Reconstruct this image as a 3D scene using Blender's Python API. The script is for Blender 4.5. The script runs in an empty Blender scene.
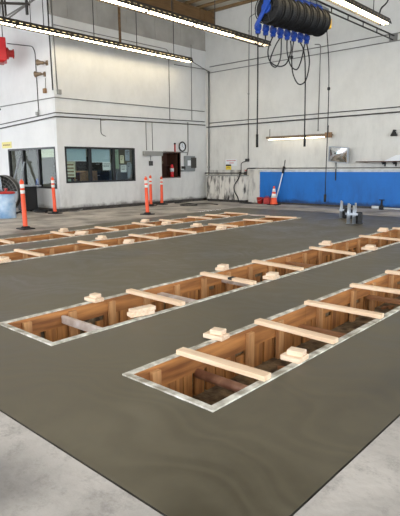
import bpy, bmesh, math, random
from mathutils import Vector, Matrix, Euler
random.seed(7)
SC = bpy.context.scene
COL = SC.collection
PI = math.pi

# ------------------------------------------------------------------ materials
def s2l(c):
    return tuple((v/255/12.92 if v/255 <= 0.04045 else ((v/255+0.055)/1.055)**2.4) for v in c)

def mat(name, rgb, rough=0.6, metal=0.0, rgb2=None, scale=6.0, detail=5, lo=0.35, hi=0.65, bump=0.0, bscale=None,
        stretch=(1, 1, 1), spec=0.5, emit=None, estr=0.0, rough2=None):
    m = bpy.data.materials.new(name); m.use_nodes = True
    nt = m.node_tree; N = nt.nodes; L = nt.links
    b = N['Principled BSDF']
    b.inputs['Base Color'].default_value = (*s2l(rgb), 1)
    b.inputs['Roughness'].default_value = rough
    b.inputs['Metallic'].default_value = metal
    b.inputs['Specular IOR Level'].default_value = spec
    if emit:
        b.inputs['Emission Color'].default_value = (*s2l(emit), 1)
        b.inputs['Emission Strength'].default_value = estr
    if rgb2 or bump or rough2 is not None:
        tc = N.new('ShaderNodeTexCoord'); mp = N.new('ShaderNodeMapping')
        mp.inputs['Scale'].default_value = stretch
        L.new(tc.outputs['Object'], mp.inputs['Vector'])
        no = N.new('ShaderNodeTexNoise'); no.inputs['Scale'].default_value = scale
        no.inputs['Detail'].default_value = detail
        L.new(mp.outputs[0], no.inputs['Vector'])
        if rgb2:
            cr = N.new('ShaderNodeValToRGB')
            cr.color_ramp.elements[0].position = lo; cr.color_ramp.elements[1].position = hi
            cr.color_ramp.elements[0].color = (*s2l(rgb), 1); cr.color_ramp.elements[1].color = (*s2l(rgb2), 1)
            L.new(no.outputs['Fac'], cr.inputs[0]); L.new(cr.outputs[0], b.inputs['Base Color'])
        if rough2 is not None:
            mr = N.new('ShaderNodeMapRange'); mr.inputs[1].default_value = 0.35; mr.inputs[2].default_value = 0.65
            mr.inputs[3].default_value = rough; mr.inputs[4].default_value = rough2
            L.new(no.outputs['Fac'], mr.inputs[0]); L.new(mr.outputs[0], b.inputs['Roughness'])
        if bump:
            n2 = N.new('ShaderNodeTexNoise'); n2.inputs['Scale'].default_value = bscale or scale*3
            n2.inputs['Detail'].default_value = 6
            L.new(mp.outputs[0], n2.inputs['Vector'])
            bp = N.new('ShaderNodeBump'); bp.inputs['Strength'].default_value = bump
            bp.inputs['Distance'].default_value = 0.02
            L.new(n2.outputs['Fac'], bp.inputs['Height']); L.new(bp.outputs[0], b.inputs['Normal'])
    return m

def wall_mat(name, rgb, dirt, zdirt=1.2, amount=0.7, streak=True, extra=None, tint=None):
    """painted wall: blotches, vertical grime streaks rising from the floor with a noisy outline"""
    m = bpy.data.materials.new(name); m.use_nodes = True
    nt = m.node_tree; N = nt.nodes; L = nt.links; b = N['Principled BSDF']
    b.inputs['Roughness'].default_value = 0.55
    tc = N.new('ShaderNodeTexCoord')
    def noise(scale, st, detail=6, rough=.6):
        mp = N.new('ShaderNodeMapping'); mp.inputs['Scale'].default_value = st
        L.new(tc.outputs['Object'], mp.inputs['Vector'])
        n = N.new('ShaderNodeTexNoise'); n.inputs['Scale'].default_value = scale; n.inputs['Detail'].default_value = detail
        n.inputs['Roughness'].default_value = rough
        L.new(mp.outputs[0], n.inputs['Vector']); return n.outputs['Fac']
    def mr(x, a, b_, c, d):
        n = N.new('ShaderNodeMapRange'); n.inputs[1].default_value = a; n.inputs[2].default_value = b_
        n.inputs[3].default_value = c; n.inputs[4].default_value = d; L.new(x, n.inputs[0]); return n.outputs[0]
    def mth(op, x, y):
        n = N.new('ShaderNodeMath'); n.operation = op
        for i, v in enumerate((x, y)):
            if isinstance(v, (int, float)): n.inputs[i].default_value = v
            else: L.new(v, n.inputs[i])
        return n.outputs[0]
    sep = N.new('ShaderNodeSeparateXYZ'); L.new(tc.outputs['Object'], sep.inputs[0])
    blot = mr(noise(1.1, (1, 1, .7), 9, .7), .42, .68, 0, .42)
    st = mr(noise(2.0, (1.6, 1.6, .40), 9, .68), .47, .74, 0, 1)
    h = mr(sep.outputs['Z'], 0.0, zdirt, 1.0, 0.0)
    low = mth('MULTIPLY', mth('ADD', mth('MULTIPLY', st, 1.0), .15), h)
    base = mr(mth('ADD', sep.outputs['Z'], mth('MULTIPLY', noise(3, (1, 1, 1)), -.30)), -.05, .06, .8, 0)
    f = mth('MINIMUM', mth('ADD', mth('ADD', mth('MULTIPLY', low, amount), base), mth('MULTIPLY', blot, .35)), .95)
    mix = N.new('ShaderNodeMix'); mix.data_type = 'RGBA'
    L.new(f, mix.inputs['Factor'])
    mix.inputs['A'].default_value = (*s2l(rgb), 1); mix.inputs['B'].default_value = (*s2l(dirt), 1)
    L.new(mix.outputs['Result'], b.inputs['Base Color'])
    # block / panel joints as slight bump
    bp = N.new('ShaderNodeBump'); bp.inputs['Strength'].default_value = .25; bp.inputs['Distance'].default_value = .02
    L.new(noise(5, (1, 1, 1), 8), bp.inputs['Height']); L.new(bp.outputs[0], b.inputs['Normal'])
    return m

def slab_mat():
    """freshly trowelled, still wet concrete: swirled trowel marks, patchy damp sheen"""
    m = bpy.data.materials.new('wet_concrete'); m.use_nodes = True
    nt = m.node_tree; N = nt.nodes; L = nt.links; b = N['Principled BSDF']
    tc = N.new('ShaderNodeTexCoord')
    big = N.new('ShaderNodeTexNoise'); big.inputs['Scale'].default_value = .55; big.inputs['Detail'].default_value = 3
    big.inputs['Distortion'].default_value = 1.2
    L.new(tc.outputs['Object'], big.inputs['Vector'])
    dst = N.new('ShaderNodeTexNoise'); dst.inputs['Scale'].default_value = .9; dst.inputs['Detail'].default_value = 1
    L.new(tc.outputs['Object'], dst.inputs['Vector'])
    add = N.new('ShaderNodeVectorMath'); add.operation = 'MULTIPLY_ADD'
    L.new(dst.outputs['Color'], add.inputs[0]); add.inputs[1].default_value = (2.6, 2.6, 0)
    L.new(tc.outputs['Object'], add.inputs[2])
    wv = N.new('ShaderNodeTexWave'); wv.wave_type = 'RINGS'; wv.rings_direction = 'Z'
    wv.inputs['Scale'].default_value = 1.1; wv.inputs['Distortion'].default_value = 9
    wv.inputs['Detail'].default_value = 6; wv.inputs['Detail Scale'].default_value = 1.3
    L.new(add.outputs[0], wv.inputs['Vector'])
    fine = N.new('ShaderNodeTexNoise'); fine.inputs['Scale'].default_value = 9; fine.inputs['Detail'].default_value = 8
    L.new(tc.outputs['Object'], fine.inputs['Vector'])
    m1 = N.new('ShaderNodeMath'); m1.operation = 'MULTIPLY_ADD'; L.new(wv.outputs['Fac'], m1.inputs[0]); m1.inputs[1].default_value = .13
    L.new(big.outputs['Fac'], m1.inputs[2])
    m2 = N.new('ShaderNodeMath'); m2.operation = 'MULTIPLY_ADD'; L.new(fine.outputs['Fac'], m2.inputs[0]); m2.inputs[1].default_value = .22
    L.new(m1.outputs[0], m2.inputs[2])
    cr = N.new('ShaderNodeValToRGB')
    cr.color_ramp.elements[0].position = .34; cr.color_ramp.elements[1].position = .92
    cr.color_ramp.elements[0].color = (*s2l(SLAB0), 1); cr.color_ramp.elements[1].color = (*s2l(SLAB1), 1)
    L.new(m2.outputs[0], cr.inputs[0]); L.new(cr.outputs[0], b.inputs['Base Color'])
    mr = N.new('ShaderNodeMapRange'); mr.inputs[1].default_value = .4; mr.inputs[2].default_value = .9
    mr.inputs[3].default_value = .30; mr.inputs[4].default_value = .58
    L.new(m2.outputs[0], mr.inputs[0]); L.new(mr.outputs[0], b.inputs['Roughness'])
    b.inputs['Specular IOR Level'].default_value = .5
    bp = N.new('ShaderNodeBump'); bp.inputs['Strength'].default_value = .12; bp.inputs['Distance'].default_value = .02
    L.new(m1.outputs[0], bp.inputs['Height']); L.new(bp.outputs[0], b.inputs['Normal'])
    return m

def wood_mat(name, a, b_, axis='X', scale=3.0, rough=.65, dirt=None):
    st = {'X': (.6, 7, 7), 'Y': (7, .6, 7), 'Z': (7, 7, .6)}[axis]
    return mat(name, a, rough, rgb2=b_, scale=scale, stretch=st, lo=.3, hi=.7, bump=.15)

def glass_mat():
    m = bpy.data.materials.new('window_glass'); m.use_nodes = True
    nt = m.node_tree; N = nt.nodes; L = nt.links
    N.remove(N['Principled BSDF'])
    tr = N.new('ShaderNodeBsdfTransparent'); gl = N.new('ShaderNodeBsdfGlossy'); gl.inputs['Roughness'].default_value = .02
    fr0 = N.new('ShaderNodeLayerWeight'); fr0.inputs['Blend'].default_value = .25; fr = N.new('ShaderNodeMath'); fr.operation = 'MULTIPLY'; fr.inputs[1].default_value = .14; L.new(fr0.outputs['Facing'], fr.inputs[0])
    tr.inputs['Color'].default_value = (.85, .9, .9, 1)
    mx = N.new('ShaderNodeMixShader'); L.new(fr.outputs[0], mx.inputs[0]); L.new(tr.outputs[0], mx.inputs[1]); L.new(gl.outputs[0], mx.inputs[2])
    L.new(mx.outputs[0], N['Material Output'].inputs['Surface'])
    return m

SLAB0 = (56, 51, 39); SLAB1 = (106, 99, 82)
M = {}
M['slab'] = slab_mat()
M['slab_edge'] = mat('damp_slab_edge', (60, 58, 50), .7, rgb2=(84, 80, 70))
def floor_mat():
    m = mat('old_concrete', (138, 133, 128), .8, rgb2=(194, 187, 180), scale=1.1, detail=10, lo=.36, hi=.60, bump=.25, bscale=18)
    nt = m.node_tree; N = nt.nodes; L = nt.links; b = N['Principled BSDF']
    src = b.inputs['Base Color'].links[0].from_socket
    tc = N.new('ShaderNodeTexCoord')
    n = N.new('ShaderNodeTexNoise'); n.inputs['Scale'].default_value = 5.0; n.inputs['Detail'].default_value = 12; n.inputs['Roughness'].default_value = .82
    L.new(tc.outputs['Object'], n.inputs['Vector'])
    r = N.new('ShaderNodeMapRange'); r.inputs[1].default_value = .50; r.inputs[2].default_value = .68; r.inputs[3].default_value = 0; r.inputs[4].default_value = .6
    L.new(n.outputs['Fac'], r.inputs[0])
    mx = N.new('ShaderNodeMix'); mx.data_type = 'RGBA'; L.new(r.outputs[0], mx.inputs['Factor'])
    L.new(src, mx.inputs['A']); mx.inputs['B'].default_value = (*s2l((104, 99, 94)), 1)
    L.new(mx.outputs['Result'], b.inputs['Base Color'])
    return m
M['floor'] = floor_mat()
M['wall'] = wall_mat('painted_wall', (218, 218, 216), (112, 110, 106), 1.5, .35)
M['wall_back'] = wall_mat('painted_block_wall', (218, 217, 212), (104, 102, 98), 4.2, .42)
M['wall_left'] = wall_mat('painted_wall_left', (222, 221, 220), (150, 148, 145), 1.0, .4)
M['shaded_panel'] = mat('grey_panel_with_shade', (158, 154, 146), .6, rgb2=(176, 172, 164), scale=1.5)  # panel grey darkened to paint in the shade above the light row
M['blue'] = wall_mat('blue_paint', (0, 108, 196), (4, 52, 100), 1.2, .6)
M['grime_wall'] = mat('grimy_wall', (206, 203, 196), .7, rgb2=(52, 48, 44), scale=2.6, detail=9, lo=.46, hi=.80, stretch=(1.6, 1.6, .6))
M['stripe'] = mat('white_stripe', (205, 212, 220), .6, rgb2=(178, 184, 190))
M['deck'] = mat('roof_deck', (200, 196, 184), .6)
M['glulam'] = wood_mat('glulam', (96, 70, 40), (120, 90, 54), 'Y', 2)
M['purlin'] = wood_mat('purlin_wood', (120, 96, 64), (148, 120, 84), 'X', 2)
M['base'] = mat('dark_rubber_base', (44, 42, 42), .7, rgb2=(70, 66, 62))
M['frame'] = mat('black_window_frame', (28, 28, 30), .4)
M['glass'] = glass_mat()
M['shade'] = mat('light_blue_shade', (176, 196, 202), .8)
M['off_wall'] = mat('office_wall', (150, 148, 138), .8)
M['off_floor'] = mat('office_floor', (90, 84, 78), .8)
M['dark'] = mat('dark_plastic', (30, 31, 34), .55)
M['black'] = mat('black_rubber', (22, 22, 24), .6)
M['paper'] = mat('paper', (222, 224, 222), .8)
M['cream'] = mat('cream_paper', (214, 208, 178), .8)
M['greenp'] = mat('pale_green_paper', (150, 168, 148), .8)
M['greyp'] = mat('grey_paper', (150, 156, 164), .8)
M['card'] = mat('cardboard', (150, 118, 86), .85, rgb2=(128, 98, 70))
M['brown'] = wood_mat('brown_cabinet_wood', (86, 50, 34), (62, 36, 26), 'Z', 2)
M['ply'] = wood_mat('plywood_form', (204, 140, 78), (130, 80, 42), 'Y', 2.2)
M['ply2'] = wood_mat('stave_wood', (204, 142, 80), (136, 88, 48), 'Z', 2.5)
M['ply_x'] = wood_mat('plywood_end', (210, 146, 82), (160, 104, 56), 'X', 2.2)
M['stud'] = wood_mat('stud_wood', (212, 162, 108), (172, 120, 76), 'Z', 3)
M['rim'] = mat('mortar_streaked_strip', (228, 224, 212), .75, rgb2=(150, 142, 126), scale=9, bump=.3)
M['lumber'] = wood_mat('pale_lumber', (246, 220, 190), (222, 186, 150), 'X', 2.6)
M['lumber_y'] = wood_mat('pale_lumber_long', (238, 214, 186), (210, 180, 146), 'Y', 3)
M['pinkwood'] = wood_mat('pinkish_offcut', (244, 222, 198), (222, 190, 156), 'X', 4)
M['whitewood'] = mat('cement_smeared_wood', (214, 202, 196), .7, rgb2=(184, 164, 150), scale=8)
M['tanwood'] = wood_mat('tan_spreader', (172, 122, 80), (134, 88, 56), 'X', 3)
M['rust'] = mat('rusty_steel', (178, 134, 108), .55, rgb2=(132, 92, 70), scale=9, metal=.2)
M['mud'] = mat('muddy_ground', (148, 128, 98), .85, rgb2=(76, 62, 48), scale=9, bump=.8, bscale=20)
M['conduit'] = mat('conduit_grey', (128, 126, 122), .45, metal=.4)
M['conduit_d'] = mat('conduit_dark', (62, 60, 58), .5, metal=.2)
M['box'] = mat('junction_grey', (150, 150, 146), .5, metal=.3)
M['panel'] = mat('electrical_grey', (126, 132, 134), .5)
M['fix'] = mat('fixture_dark', (48, 42, 36), .5)
M['fix_in'] = mat('reflector_cream', (176, 166, 140), .4)
M['tube'] = mat('lit_tube', (255, 250, 235), .4, emit=(255, 236, 196), estr=15.0)
M['tube_dim'] = mat('dim_tube', (255, 246, 225), .4, emit=(255, 232, 190), estr=1.2)
M['reel_blue'] = mat('reel_blue', (10, 60, 150), .35)
M['reel_dark'] = mat('reel_dark', (26, 34, 52), .5)
M['yellow'] = mat('reel_yellow', (214, 172, 48), .5)
M['hose'] = mat('hose_black', (14, 14, 16), .65)
M['orange'] = mat('bollard_orange', (238, 86, 44), .5)
M['white_band'] = mat('reflective_white', (232, 230, 226), .35)
M['red'] = mat('red_enamel', (206, 24, 30), .4)
M['redp'] = mat('red_plastic', (176, 40, 34), .45)
M['steel'] = mat('galvanised_steel', (176, 182, 190), .35, metal=.6)
M['mirror'] = mat('polished_sheet', (224, 226, 228), .12, metal=1.0, bump=.25, bscale=3, scale=2)
M['white'] = mat('white_plastic', (224, 228, 232), .5)
M['cabblue'] = mat('drum_blue_white', (196, 212, 226), .5, rgb2=(120, 158, 196), scale=3)
M['camera'] = mat('bronze_housing', (122, 104, 84), .4, metal=.3)
M['yellow_sign'] = mat('yellow_sign', (226, 198, 64), .6)
M['pale_yellow'] = mat('pale_yellow_sign', (226, 214, 140), .6)
M['grime_metal'] = mat('grimy_sheet_metal', (214, 210, 202), .6, rgb2=(40, 36, 33), scale=2.8, detail=9, lo=.47, hi=.66, stretch=(2.2, 1.6, .7))
M['wall_lamp'] = mat('wall_lamp_tube', (255, 244, 220), .4, emit=(255, 240, 206), estr=5)
M['office_fill'] = mat('added_fill_diffuser', (250, 246, 236), .5, emit=(255, 248, 235), estr=9)  # glow of the added fill lights inside the office
M['ink'] = mat('dark_ink', (40, 38, 36), .7)
M['red_ink'] = mat('red_ink', (196, 50, 44), .7)
M['asph'] = mat('outside_ground', (150, 146, 140), .9)

# ------------------------------------------------------------------ mesh helpers
class MB:
    def __init__(s): s.bm = bmesh.new()
    def face(s, pts, mi=0):
        f = s.bm.faces.new([s.bm.verts.new(p) for p in pts]); f.material_index = mi; return f
    def box(s, x0, x1, y0, y1, z0, z1, mtx=None, mi=0, bevel=0.0):
        P = [Vector((x, y, z)) for x in (x0, x1) for y in (y0, y1) for z in (z0, z1)]
        if mtx is not None: P = [mtx @ p for p in P]
        v = [s.bm.verts.new(p) for p in P]
        fs = []
        for q in ((0, 1, 3, 2), (4, 6, 7, 5), (0, 4, 5, 1), (2, 3, 7, 6), (0, 2, 6, 4), (1, 5, 7, 3)):
            f = s.bm.faces.new([v[i] for i in q]); f.material_index = mi; fs.append(f)
        if bevel:
            es = list({e for f in fs for e in f.edges})
            bmesh.ops.bevel(s.bm, geom=es, offset=bevel, segments=1, affect='EDGES', material=mi)
        return s
    def bar(s, p, q, w, h, mi=0, up=Vector((0, 0, 1)), bevel=0.0):
        p = Vector(p); q = Vector(q); d = q-p; L = d.length; d.normalize()
        if abs(d.dot(up)) > .95: up = Vector((0, 1, 0))
        sd = d.cross(up).normalized(); u = sd.cross(d)
        mt = Matrix.Translation(p) @ Matrix((d, sd, u)).transposed().to_4x4()
        return s.box(0, L, -w/2, w/2, -h/2, h/2, mt, mi, bevel)
    def tube(s, pts, r, n=8, mi=0, closed=False, smooth=True, caps=True):
        pts = [Vector(p) for p in pts]
        m = len(pts); rs = r if isinstance(r, (list, tuple)) else [r]*m
        rings = []; prev = None
        for i, p in enumerate(pts):
            if closed: t = (pts[(i+1) % m]-pts[i-1]).normalized()
            else: t = (pts[min(i+1, m-1)]-pts[max(i-1, 0)]).normalized()
            if prev is None:
                a = Vector((0, 0, 1)) if abs(t.z) < .9 else Vector((0, 1, 0))
                u = t.cross(a).normalized()
            else:
                u = (prev - t*prev.dot(t)).normalized()
            prev = u; w = t.cross(u)
            rings.append([s.bm.verts.new(p+(u*math.cos(2*PI*k/n)+w*math.sin(2*PI*k/n))*rs[i]) for k in range(n)])
        R = m if closed else m-1
        for i in range(R):
            a = rings[i]; b = rings[(i+1) % m]
            for k in range(n):
                f = s.bm.faces.new([a[k], a[(k+1) % n], b[(k+1) % n], b[k]]); f.material_index = mi; f.smooth = smooth
        if caps and not closed:
            for rg in (rings[0][::-1], rings[-1]):
                f = s.bm.faces.new(rg); f.material_index = mi
        return s
    def lathe(s, prof, n=20, mtx=None, mi=0, smooth=True):
        """prof: list of (radius, z)"""
        rings = []
        for r, z in prof:
            if r < 1e-6:
                p = Vector((0, 0, z)); p = mtx @ p if mtx is not None else p
                rings.append([s.bm.verts.new(p)])
            else:
                rg = []
                for k in range(n):
                    p = Vector((r*math.cos(2*PI*k/n), r*math.sin(2*PI*k/n), z))
                    rg.append(s.bm.verts.new(mtx @ p if mtx is not None else p))
                rings.append(rg)
        for a, b in zip(rings, rings[1:]):
            for k in range(n):
                if len(a) == 1 and len(b) == 1: continue
                if len(a) == 1: vs = [a[0], b[k], b[(k+1) % n]]
                elif len(b) == 1: vs = [a[k], a[(k+1) % n], b[0]]
                else: vs = [a[k], a[(k+1) % n], b[(k+1) % n], b[k]]
                f = s.bm.faces.new(vs); f.material_index = mi; f.smooth = smooth
        for rg in (rings[0], rings[-1]):
            if len(rg) > 1:
                f = s.bm.faces.new(rg); f.material_index = mi
        return s
    def torus(s, c, R, r, axis='Y', n=24, k=6, mi=0):
        pts = []
        for i in range(n):
            a = 2*PI*i/n
            d = {'Y': (math.cos(a), 0, math.sin(a)), 'X': (0, math.cos(a), math.sin(a)), 'Z': (math.cos(a), math.sin(a), 0)}[axis]
            pts.append(Vector(c)+Vector(d)*R)
        return s.tube(pts, r, k, mi, closed=True)
    def build(s, name, m, parent=None, loc=None):
        bmesh.ops.recalc_face_normals(s.bm, faces=s.bm.faces)
        me = bpy.data.meshes.new(name)
        if loc is not None: bmesh.ops.translate(s.bm, verts=s.bm.verts, vec=-Vector(loc))
        s.bm.to_mesh(me); s.bm.free()
        for x in (m if isinstance(m, (list, tuple)) else [m]): me.materials.append(x)
        o = bpy.data.objects.new(name, me); COL.objects.link(o)
        if loc is not None: o.location = loc
        if parent is not None: o.parent = parent
        return o

def spline(pts, n=8):
    pts = [Vector(p) for p in pts]; out = []
    for i in range(len(pts)-1):
        a = pts[max(i-1, 0)]; b = pts[i]; c = pts[i+1]; d = pts[min(i+2, len(pts)-1)]
        for k in range(n):
            t = k/n
            out.append(.5*((2*b)+(c-a)*t+(2*a-5*b+4*c-d)*t*t+(3*b-a-3*c+d)*t**3))
    out.append(pts[-1]); return out

def bend(pts, r=.08):
    """polyline with rounded corners (conduit elbows)"""
    pts = [Vector(p) for p in pts]; out = [pts[0]]
    for i in range(1, len(pts)-1):
        p = pts[i]; a = (pts[i-1]-p); b = (pts[i+1]-p)
        ra = min(r, a.length*.45, b.length*.45); a.normalize(); b.normalize()
        A = p+a*ra; B = p+b*ra
        for k in range(5):
            t = k/4; out.append(A*(1-t)**2+p*2*t*(1-t)+B*t*t)
    out.append(pts[-1]); return out

def tag(o, label, cat, group=None, kind=None):
    o['label'] = label; o['category'] = cat
    if group: o['group'] = group
    if kind: o['kind'] = kind
    return o
def struct(o, label=None):
    o['kind'] = 'structure'
    if label: o['label'] = label
    return o
def thing(name, label, cat, loc=(0, 0, 0), rz=0, group=None):
    o = bpy.data.objects.new(name, None); COL.objects.link(o); o.empty_display_size = .1
    o.location = loc; o.rotation_euler = (0, 0, rz)
    return tag(o, label, cat, group)
def copy_tree(o, parent=None):
    c = o.copy(); COL.objects.link(c)
    if parent is not None: c.parent = parent
    for ch in list(o.children): copy_tree(ch, c)
    return c

# ------------------------------------------------------------------ setting
XW = -15.2      # face of the office wall
YB = 17.2       # face of the back wall
YL = 9.75       # face of the short wall left of the office corner
HC = 7.83       # underside of the roof deck
XE0, XE1 = -1.062, None
PITS = [  # x0, x1 (inner faces), y0, y1
    (-2.755, -1.985, 2.285, 13.30),
    (-4.650, -3.800, 2.285, 13.30),
    (-8.610, -7.790, 2.285, 12.86),
    (-10.400, -9.560, 2.285, 12.92)]
PN = ['nearest pit', 'second pit', 'third pit', 'farthest pit']
PD = -.42
RW = .05        # rim strip width

# wet slab with four openings
def grid_with_holes(xs, ys, holes, z0, z1):
    b = MB(); bm = b.bm; cache = {}
    def V(x, y, z):
        k = (round(x, 4), round(y, 4), z)
        if k not in cache: cache[k] = bm.verts.new((x, y, z))
        return cache[k]
    def solid(i, j):
        if i < 0 or j < 0 or i >= len(xs)-1 or j >= len(ys)-1: return False
        cx = (xs[i]+xs[i+1])/2; cy = (ys[j]+ys[j+1])/2
        return not any(h[0] < cx < h[1] and h[2] < cy < h[3] for h in holes)
    for i in range(len(xs)-1):
        for j in range(len(ys)-1):
            if not solid(i, j): continue
            a, c, d, e = xs[i], xs[i+1], ys[j], ys[j+1]
            bm.faces.new([V(a, d, z1), V(c, d, z1), V(c, e, z1), V(a, e, z1)])
            bm.faces.new([V(a, d, z0), V(a, e, z0), V(c, e, z0), V(c, d, z0)])
            if not solid(i-1, j): bm.faces.new([V(a, d, z0), V(a, d, z1), V(a, e, z1), V(a, e, z0)]).material_index = 1
            if not solid(i+1, j): bm.faces.new([V(c, e, z0), V(c, e, z1), V(c, d, z1), V(c, d, z0)]).material_index = 1
            if not solid(i, j-1): bm.faces.new([V(c, d, z0), V(c, d, z1), V(a, d, z1), V(a, d, z0)]).material_index = 1
            if not solid(i, j+1): bm.faces.new([V(a, e, z0), V(a, e, z1), V(c, e, z1), V(c, e, z0)]).material_index = 1
    return b
holes = [(p[0]-RW, p[1]+RW, p[2]-RW, p[3]+RW) for p in PITS]
xs = sorted([-11.5, -1.062]+[v for h in holes for v in h[:2]])
ys = sorted(set([1.383, 14.9]+[round(v, 4) for h in holes for v in h[2:]]))
b = grid_with_holes(xs, ys, holes, -.10, 0.0)
for v in b.bm.verts:      # slab's left side runs slightly askew
    if abs(v.co.x+11.5) < .01: v.co.x = -10.75-.063*(v.co.y-1.38)
o = b.build('floor_wet_slab', [M['slab'], M['slab_edge']]); struct(o, 'fresh dark olive concrete slab with four rectangular pits')
# old floor around (trench joint of a couple of cm along the fresh slab)
b = MB()
G = .012
def fl(x0, x1, y0, y1, b=b): b.box(x0, x1, y0, y1, -.12, 0.0)
fl(-26, 14, -14, 1.383-G)
fl(-1.062+G, 14, 1.383-G, 17.6)
fl(-26, -1.062+G, 14.9+G, 17.6)
b.face([(-26, 1.383-G, 0), (-10.75-G, 1.383-G, 0), (-11.60-G, 14.9+G, 0), (-26, 14.9+G, 0)])
o = b.build('floor', M['floor']); struct(o, 'old pale grey concrete floor around the fresh slab')
b = MB(); b.box(-26, 14, -14, 17.6, -.62, -.60)
o = b.build('floor_subbase', M['mud']); struct(o)

# walls
def wall_grid(axis, c0, c1, us, zs, holes, matf, name, mats):
    """axis 'X': wall plane x=c0 (back face c1), u along y; axis 'Y': plane y=c0, u along x"""
    b = MB()
    for i in range(len(us)-1):
        for j in range(len(zs)-1):
            cu = (us[i]+us[i+1])/2; cz = (zs[j]+zs[j+1])/2
            if any(h[0] < cu < h[1] and h[2] < cz < h[3] for h in holes): continue
            mi = matf(cu, cz)
            if axis == 'X': b.box(min(c0, c1), max(c0, c1), us[i], us[i+1], zs[j], zs[j+1], mi=mi)
            else: b.box(us[i], us[i+1], min(c0, c1), max(c0, c1), zs[j], zs[j+1], mi=mi)
    bmesh.ops.remove_doubles(b.bm, verts=b.bm.verts, dist=.0005)
    # drop the internal faces left between cells
    seen = {}
    for f in b.bm.faces: seen.setdefault(tuple(round(x, 3) for x in f.calc_center_median()), []).append(f)
    dup = [f for fs in seen.values() if len(fs) > 1 for f in fs]
    bmesh.ops.delete(b.bm, geom=dup, context='FACES_ONLY')
    return b.build(name, mats)

W1 = (10.02, 13.10, .96, 2.19)       # office side window (y0,y1,z0,z1)
W3 = (14.54, 15.55, 1.06, 2.03)      # small opening
W2 = (-18.52, -15.35, .78, 2.18)     # window in the short wall (x0,x1,z0,z1)
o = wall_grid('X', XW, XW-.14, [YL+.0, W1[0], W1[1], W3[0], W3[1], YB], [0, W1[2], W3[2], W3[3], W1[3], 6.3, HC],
              [W1, W3], lambda u, z: 1 if z > 6.3 else 0, 'wall_office', [M['wall'], M['shaded_panel']])
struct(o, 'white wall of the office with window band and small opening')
o = wall_grid('Y', YL, YL+.14, [-26, W2[0], W2[1], XW-.14], [0, W2[2], W2[3], HC], [W2], lambda u, z: 0, 'wall_left', [M['wall_left']])
struct(o, 'white wall left of the office corner')
b = MB()
def bmi(u, z):
    if u > -12.3: return 1 if z < 1.25 else (2 if z < 1.33 else 0)
    if z < 1.33: return 3 if u > -14.95 else 0
    return 0
o = wall_grid('Y', YB, YB+.3, [-15.34, -14.95, -12.3, 14], [0, 1.25, 1.33, HC], [], bmi, 'wall_back',
              [M['wall_back'], M['blue'], M['stripe'], M['grime_wall']])
struct(o, 'tall white back wall with blue painted lower band')
b = MB(); b.box(-24.3, -24, -9, 6.6, 3.9, HC); b.box(-24.3, -24, 6.6, YL, 0, HC)  # out-of-view wall, added to cut sky reflection in the left window
o = b.build('wall_added_far_left', M['wall_left']); struct(o, 'unseen far left wall added to block sky light, with a tall open vehicle door')
# ceiling deck and ribs
b = MB(); b.box(-26, 10, -9, YB+.3, HC, HC+.1)
o = b.build('ceiling', M['deck']); struct(o, 'pale roof deck')
b = MB()
for i in range(34): b.box(-26, 10, YB-.12-i*.75, YB-.02-i*.75, HC-.10, HC)
o = b.build('trim_1', M['purlin']); struct(o, 'brown roof purlins under the deck')
b = MB(); b.box(-15.2, -14.72, -3, YB, 7.28, HC-.10)
for y in (16.6, 16.3): b.box(-14.72, -14.70, y, y+.07, 7.30, HC-.12)
b.box(-15.2, -14.67, YB-.16, YB, 7.24, HC-.10)
o = b.build('trim_2', M['glulam']); struct(o, 'brown timber roof beam above the office wall')
# upper panel joints (thin battens) on the office wall
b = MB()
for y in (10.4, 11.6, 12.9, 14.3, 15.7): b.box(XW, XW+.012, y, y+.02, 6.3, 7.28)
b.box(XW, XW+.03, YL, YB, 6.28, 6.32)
o = b.build('trim_3', M['shaded_panel']); struct(o, 'panel joints on the upper office wall')
# baseboards
b = MB(); b.box(XW, XW+.02, YL-.02, YB, 0, .11); o = b.build('baseboard_office', M['base']); struct(o)
b = MB(); b.box(-26, XW+.02, YL-.02, YL, 0, .10); o = b.build('baseboard_left', M['base']); struct(o)
b = MB(); b.box(-12.3, 14, YB-.02, YB, 0, .07); o = b.build('baseboard_back', M['base']); struct(o)

# office interior shell
b = MB(); b.box(-21.4, -21.3, YL+.14, 16.8, 0, 2.9); o = b.build('wall_office_rear', M['off_wall']); struct(o)
b = MB(); b.box(-21.3, XW-.14, 16.8, 16.9, 0, 2.9); o = b.build('wall_office_side', M['off_wall']); struct(o)
b = MB(); b.box(-21.3, XW-.14, YL+.14, 16.8, 2.9, 3.0); o = b.build('ceiling_office', M['off_wall']); struct(o)

def window(name, axis, c, u0, u1, z0, z1, divs, label, inward):
    f = MB(); t = .06; d0, d1 = (c-.10, c+.015) if inward < 0 else (c-.015, c+.10)
    def bx(a, b_, z_, z2):
        if axis == 'X': f.box(d0, d1, a, b_, z_, z2)
        else: f.box(a, b_, d0, d1, z_, z2)
    bx(u0, u1, z0, z0+t); bx(u0, u1, z1-t, z1); bx(u0, u0+t, z0+t, z1-t); bx(u1-t, u1, z0+t, z1-t)
    for d in divs: bx(d-.05, d+.05, z0+t, z1-t)
    root = f.build(name, M['frame']); struct(root, label)
    es = [u0+t]+[v for d in divs for v in (d-.05, d+.05)]+[u1-t]
    gc = c+inward*.05
    for i in range(0, len(es), 2):
        g = MB()
        if axis == 'X': g.box(gc-.003, gc+.003, es[i], es[i+1], z0+t, z1-t)
        else: g.box(es[i], es[i+1], gc-.003, gc+.003, z0+t, z1-t)
        g.build('pane', M['glass'], root)
    return root
window('window_1', 'X', XW, *W1, (11.05, 12.10), 'black framed three pane office window', -1)
window('window_2', 'Y', YL, *W2, (-17.5, -16.45), 'black framed three pane window in the short left wall', +1)

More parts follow.
